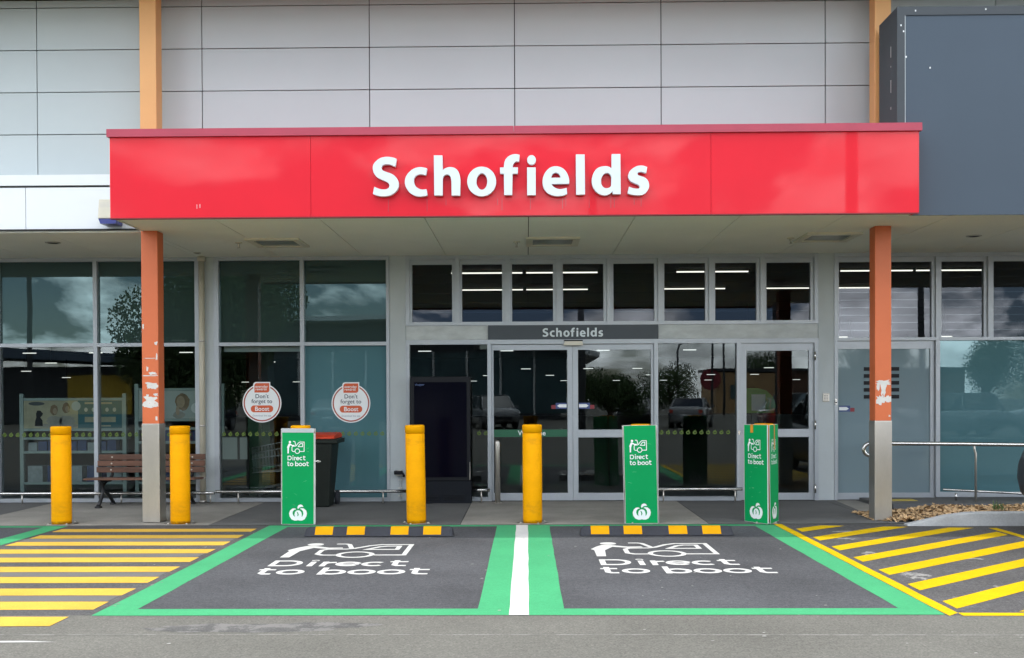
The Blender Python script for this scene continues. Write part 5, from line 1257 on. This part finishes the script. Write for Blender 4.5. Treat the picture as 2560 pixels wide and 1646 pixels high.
# ================================================================== THE CAR PARK BEHIND THE VIEWER (seen in the glass)
def tree(label, x, y, h, cr, seed, n=2600, cat_group='trees across the car park', cz=None, flat=0.8):
    rr = random.Random(seed)
    t_ = thing('tree', label, 'tree', (x, y, 0), cat_group)
    cz = cz or h - cr * flat
    q = MB().tube([(x, y, 0), (x + 0.05, y, h * 0.3), (x - 0.05, y + 0.05, cz)], [0.16, 0.12, 0.06], 8)
    lob = []
    for k in range(9):
        a = rr.uniform(0, 6.28); d = rr.uniform(0.25, 0.68) * cr; zz = cz + rr.uniform(-0.5, 0.55) * cr * flat
        c = Vector((x + d * math.cos(a), y + d * math.sin(a), zz)); lob.append((c, rr.uniform(0.40, 0.60) * cr))
        q.tube([(x, y, h * 0.28 + 0.1 * k * h * 0.04), tuple(c)], [0.06, 0.02], 6)
    lob.append((Vector((x, y, cz)), cr * 0.62))
    make('trunk', q, m_bark, t_)
    L_ = MB()
    for i in range(n):
        c, r_ = lob[i % len(lob)]
        v = Vector((rr.gauss(0, 1), rr.gauss(0, 1), rr.gauss(0, 1))).normalized() * r_ * (rr.random() ** 0.4)
        p = c + Vector((v.x, v.y, v.z * flat))
        s = rr.uniform(0.045, 0.09) * (cr / 3) ** 0.5 * (1.0 if n > 9000 else 1.5)
        e = Euler((rr.uniform(0, 6.3), rr.uniform(0, 6.3), rr.uniform(0, 6.3))).to_matrix()
        L_.add([tuple(p + e @ Vector(w_)) for w_ in ((-s, 0, 0), (0, -s * 0.55, 0), (s, 0, 0), (0, s * 0.55, 0))], [(0, 1, 2, 3)])
    make('crown', L_, m_leaf, t_)
tree('big dark round tree mirrored in the upper left windows', -13.2, -12.0, 7.2, 4.3, 1, 60000, cz=4.0)
tree('low bushy tree mirrored in the right sliding door', 3.6, -14.0, 2.9, 1.7, 2, 16000, cz=1.7)
tree('tree mirrored in the frosted door', 15.2, -13.0, 4.6, 2.2, 3, 9500)
tree('slim pointed tree mirrored in the right teal pane', 23.5, -22.0, 4.6, 1.3, 4, 9500, flat=1.4)
tree('tall tree mirrored at the right edge of the teal pane', 26.8, -22.0, 7.0, 2.2, 5, 12000, flat=1.25)
tree('middle tree mirrored in the right teal pane', 25.0, -25.0, 5.4, 1.7, 6, 9500, flat=1.3)
tree('green tree mirrored beside the tan restaurant', 9.6, -38.0, 4.2, 2.4, 7, 9500)
tree('small tree mirrored above the tan restaurant', 22.0, -66.0, 6.5, 2.4, 8, 9200)
# --- buildings across the car park
m_roofedge = M('pale_roof_edge', (0.62, 0.64, 0.64), 0.5, 0.05)
m_dkwall = M('dark_far_wall', (0.035, 0.040, 0.045), 0.6, 0.2, 0.5)
m_farglass = M('far_glazing', (0.06, 0.11, 0.12), 0.2, 0.2, 0.6)
hb = thing('glass_hall', 'tall glazed hall with a pale roof edge mirrored left of the doors', 'building', (-8, -38, 0))
make('wall', MB().box(-17.5, 2.2, -46, -36.0, 0, 4.6).box(-17.5, -3.5, -45.9, -36.1, 4.6, 6.2), m_dkwall, hb)
rf = make('roof', MB().add([(-19.5, -34, 6.3), (-7, -34, 6.5), (4.6, -34, 4.0), (4.6, -48, 4.0), (-7, -48, 6.5), (-19.5, -48, 6.3), (-19.5, -34, 6.6), (-7, -34, 6.8), (4.6, -34, 4.3), (4.6, -48, 4.3), (-7, -48, 6.8), (-19.5, -48, 6.6)],
     [(0, 5, 4, 1), (1, 4, 3, 2), (6, 7, 10, 11), (7, 8, 9, 10), (0, 1, 7, 6), (1, 2, 8, 7), (2, 3, 9, 8), (3, 4, 10, 9), (4, 5, 11, 10), (5, 0, 6, 11)]), m_roofedge, hb)
for k in range(9):
    x = -17 + 2.2 * k
    make('window', MB().box(x, x + 2.0, -35.99, -35.95, 0.4, 4.4), m_farglass, hb)
    make('mullion', MB().box(x + 2.02, x + 2.16, -35.99, -35.9, 0.3, 4.5), m_roofedge, hb)
lb_ = thing('low_shop', 'long low dark shop mirrored in the leftmost window', 'building', (-38, -30, 0))
make('wall', MB().box(-60, -23, -40, -29, 0, 3.4), m_dkwall, lb_)
make('roof', MB().add([(-62, -27, 5.4), (-22, -27, 3.5), (-22, -42, 3.5), (-62, -42, 5.4), (-62, -27, 6.3), (-22, -27, 4.0), (-22, -42, 4.0), (-62, -42, 6.3)], [(0, 1, 5, 4), (1, 2, 6, 5), (2, 3, 7, 6), (3, 0, 4, 7), (4, 5, 6, 7), (0, 3, 2, 1)]), M('slate_roof', (0.05, 0.08, 0.12), 0.5, 0.1), lb_)
make('yellow_sign', MB().box(-27.0, -23.2, -28.98, -28.9, 0.6, 2.9), M('yellow_board', (0.55, 0.36, 0.02), 0.5), lb_)
rs = thing('tan_restaurant', 'low tan and brown restaurant mirrored beside the right green sign', 'building', (24, -62, 0))
make('wall', MB().box(16.5, 21.5, -66, -58, 0, 3.5), M('tan_wall', (0.42, 0.26, 0.12), 0.7, 0.1), rs)
make('wall', MB().box(21.51, 38, -66, -58.3, 0, 3.6), M('brown_wall', (0.14, 0.07, 0.045), 0.7, 0.1), rs)
make('roof', MB().box(16.2, 38.4, -66.4, -57.8, 3.61, 3.85), m_dkwall, rs)
make('window', MB().box(17.6, 18.8, -57.99, -57.93, 1.2, 2.4), m_farglass, rs)
make('round_sign', MB().tube([(15.9, -58.0, 2.9), (15.9, -57.8, 2.9)], 0.9, 20), m_maroon, rs)
# --- light poles
def pole(label, x, y, h, s=1, arm=True, r_=0.09):
    t_ = thing('light_pole', label, 'lamp post', (x, y, 0), 'light poles in the car park')
    m_p = M('pole_grey', (0.10, 0.11, 0.12), 0.5, 0.1)
    make('post', MB().tube([(x, y, 0), (x, y, h - 0.7)] + ([(x + s * 0.12, y, h - 0.3), (x + s * 0.5, y, h - 0.05), (x + s * 1.2, y, h)] if arm else [(x, y, h)]), [r_, r_ * 0.8] + ([r_ * 0.7, r_ * 0.6, r_ * 0.6] if arm else [r_ * 0.7]), 8), m_p, t_)
    if arm: make('lamp_head', MB().box(min(x + s * 1.1, x + s * 1.8), max(x + s * 1.1, x + s * 1.8), y - 0.15, y + 0.15, h - 0.06, h + 0.08), m_p, t_)
pole('light pole mirrored left in the pane between the green signs', 11.2, -45, 5.6, 1)
pole('tall light pole mirrored right in the pane between the green signs', 14.6, -45, 7.2, 1)
pole('straight dark pole mirrored in the middle of that pane', 13.2, -42, 9.5, 1, False)
pole('leaning dark pole mirrored in the right sliding door', 2.2, -10, 9.0, 1, False, 0.16)
pole('dark pole mirrored in the teal pane beside the handrail', 13.0, -3.0, 9.0, 1, False, 0.12)
pole('dark pole mirrored in the leftmost window', -17.0, -4.0, 7.5, 1, False, 0.10)
pole('thick pole mirrored as a dark band in the right of the red sign', 7.9, -1.2, 14.0, 1, False, 0.17)

# --- cars
m_tyre = m_rubber
m_rim = M('alloy_rim', (0.45, 0.46, 0.47), 0.3, 0.05, metal=0.8)
m_cglass = M('car_glass', (0.010, 0.013, 0.016), 0.05, 0.0, coat=1.0)
def car_paint(n, c): return M('car_paint_' + n, c, 0.35, 0.02, 1.0, coat=1.0)
def car(label, loc, rz, paintm, group='cars in the car park', suv=True):
    """nose towards +Y before turning; about 4.4 m long"""
    t_ = thing('car', label, 'car', loc, group)
    ox, oy, oz = loc
    H = 1.0
    # body: cross-sections along the length: y, half width, underside, sill, belt
    st = [(-2.20, 0.60, 0.42, 0.86), (-2.14, 0.78, 0.30, 0.98), (-1.90, 0.86, 0.22, 1.04), (-1.2, 0.90, 0.20, 1.02), (0.0, 0.90, 0.20, 0.99), (0.9, 0.90, 0.20, 0.98), (1.5, 0.885, 0.24, 1.00), (1.90, 0.84, 0.36, 0.97), (2.10, 0.76, 0.43, 0.90), (2.20, 0.56, 0.50, 0.80)]
    q = MB(); nr = 12
    for y, hw, z0, z1 in st:
        zm = (z0 + z1) / 2
        ring = [(-hw * 0.86, z0), (-hw * 0.97, z0 + 0.10), (-hw, zm - 0.05), (-hw * 0.985, z1 - 0.14), (-hw * 0.93, z1 - 0.03), (-hw * 0.6, z1 + 0.02)]
        ring += [(-x, z) for x, z in reversed(ring)]
        q.v += [(ox + x, oy + y, oz + z) for x, z in ring]
    for i in range(len(st) - 1):
        for k in range(nr):
            k2 = (k + 1) % nr
            q.f.append((i * nr + k, (i + 1) * nr + k, (i + 1) * nr + k2, i * nr + k2)); q.s.append(True)
    q.f.append(tuple(range(nr))); q.s.append(True); q.f.append(tuple((len(st) - 1) * nr + k for k in range(nr - 1, -1, -1))); q.s.append(True)
    make('body', q, paintm, t_)
    # cabin
    top = 1.62 if suv else 1.45
    cab = [(-2.05 if suv else -1.7, 0.99, 0.80), (-1.75 if suv else -1.0, top - 0.04, 0.66), (-0.6, top, 0.67), (0.25, top - 0.06, 0.66), (1.05, 0.97, 0.80)]
    q = MB()
    for y, z, hw in cab: q.v += [(ox - hw, oy + y, oz + z), (ox + hw, oy + y, oz + z)]
    b0 = len(q.v)
    for y, z, hw in cab: q.v += [(ox - 0.82, oy + y, oz + 0.96), (ox + 0.82, oy + y, oz + 0.96)]
    for i in range(4):
        q.f += [(2 * i, 2 * i + 1, 2 * i + 3, 2 * i + 2), (b0 + 2 * i, 2 * i, 2 * i + 2, b0 + 2 * i + 2), (2 * i + 1, b0 + 2 * i + 1, b0 + 2 * i + 3, 2 * i + 3)]; q.s += [False] * 3
    make('glasshouse', q, m_cglass, t_)
    q = MB()
    q.box(ox - 0.64, ox + 0.64, oy - (1.72 if suv else 0.98), oy + 0.22, oz + top - 0.035, oz + top + 0.012)
    for s in (-1, 1):
        for i in (0, 3):
            (y0, z0, w0), (y1, z1, w1) = cab[i], cab[i + 1]
            q.tube([(ox + s * (w0 + 0.005), oy + y0, oz + z0), (ox + s * (w1 + 0.005), oy + y1, oz + z1)], 0.045, 6)
        q.tube([(ox + s * 0.80, oy - 0.45, oz + 0.98), (ox + s * 0.675, oy - 0.5, oz + top - 0.02)], 0.04, 6)
    bevel(make('roof', q, paintm, t_), 0.02)
    for sx in (-1, 1):
        for y in (-1.30, 1.18):
            wv = make('wheel', MB().tube([(ox + sx * 0.70, oy + y, oz + 0.325), (ox + sx * 0.905, oy + y, oz + 0.325)], 0.325, 22), m_tyre, t_)
            make('rim', MB().tube([(ox + sx * 0.80, oy + y, oz + 0.325), (ox + sx * 0.912, oy + y, oz + 0.325)], 0.21, 16), m_rim, wv)
        make('tail_light', MB().box(ox + sx * 0.70 - 0.10, ox + sx * 0.70 + 0.10, oy - 2.19, oy - 2.10, oz + 0.74, oz + 0.90), m_binlid, t_)
        make('headlight', MB().box(ox + sx * 0.60 - 0.10, ox + sx * 0.60 + 0.10, oy + 1.95, oy + 2.13, oz + 0.63, oz + 0.73), m_rim, t_)
        make('mirror', MB().box(ox + sx * 0.98 - 0.09, ox + sx * 0.98 + 0.09, oy + 0.62, oy + 0.74, oz + 0.99, oz + 1.12), paintm, t_)
    make('grille', MB().box(ox - 0.42, ox + 0.42, oy + 2.13, oy + 2.21, oz + 0.46, oz + 0.60), m_black, t_)
    make('number_plate', MB().box(ox - 0.26, ox + 0.26, oy - 2.215, oy - 2.195, oz + 0.55, oz + 0.67), m_sign_white, t_)
    t_.rotation_euler = (0, 0, rz)
    return t_
white = car_paint('white', (0.75, 0.75, 0.74)); silver = car_paint('silver', (0.24, 0.25, 0.26)); redp = car_paint('red', (0.30, 0.01, 0.015)); navyp = M('car_paint_dark', (0.006, 0.007, 0.011), 0.5, 0.1, 1.0, coat=0.25, spec=0.3); blackp = car_paint('black', (0.008, 0.008, 0.009))
car('dark car at the right edge, its nose over the kerb', (6.50, 9.93, 0), R(0), navyp)
car('silver sedan mirrored left in the pane between the green signs', (8.0, -19, 0), R(196), silver, suv=False)
car('red hatchback mirrored low in the same pane', (10.6, -11.5, 0), R(186), redp, suv=False)
car('silver wagon mirrored right in the pane between the green signs', (12.4, -17, 0), R(8), silver)
car('dark car mirrored in the right sliding door', (5.2, -18.5, 0), R(4), blackp, suv=False)
car('silver wagon mirrored in the left sliding door', (-1.6, -19, 0), R(-14), silver)
car('silver car mirrored behind the boost sticker', (-9.0, -17.5, 0), R(180), silver, suv=False)
car('dark wagon mirrored in the leftmost window', (-15.0, -16.5, 0), R(3), navyp)
car('silver car mirrored in the frosted door', (15.6, -8.0, 0), R(85), silver)
car('grey sedan mirrored in the right teal pane', (19.5, -6.0, 0), R(92), silver, suv=False)
car('white wagon mirrored at the far left', (-4.7, -17.2, 0), R(2), white)
# white lines between the parking spaces
for k in range(14):
    x = -20 + 2.7 * k
    paint('painted_line', [(x, -20), (x + 0.1, -20), (x + 0.1, -14.8), (x, -14.8)], m_white_paint)
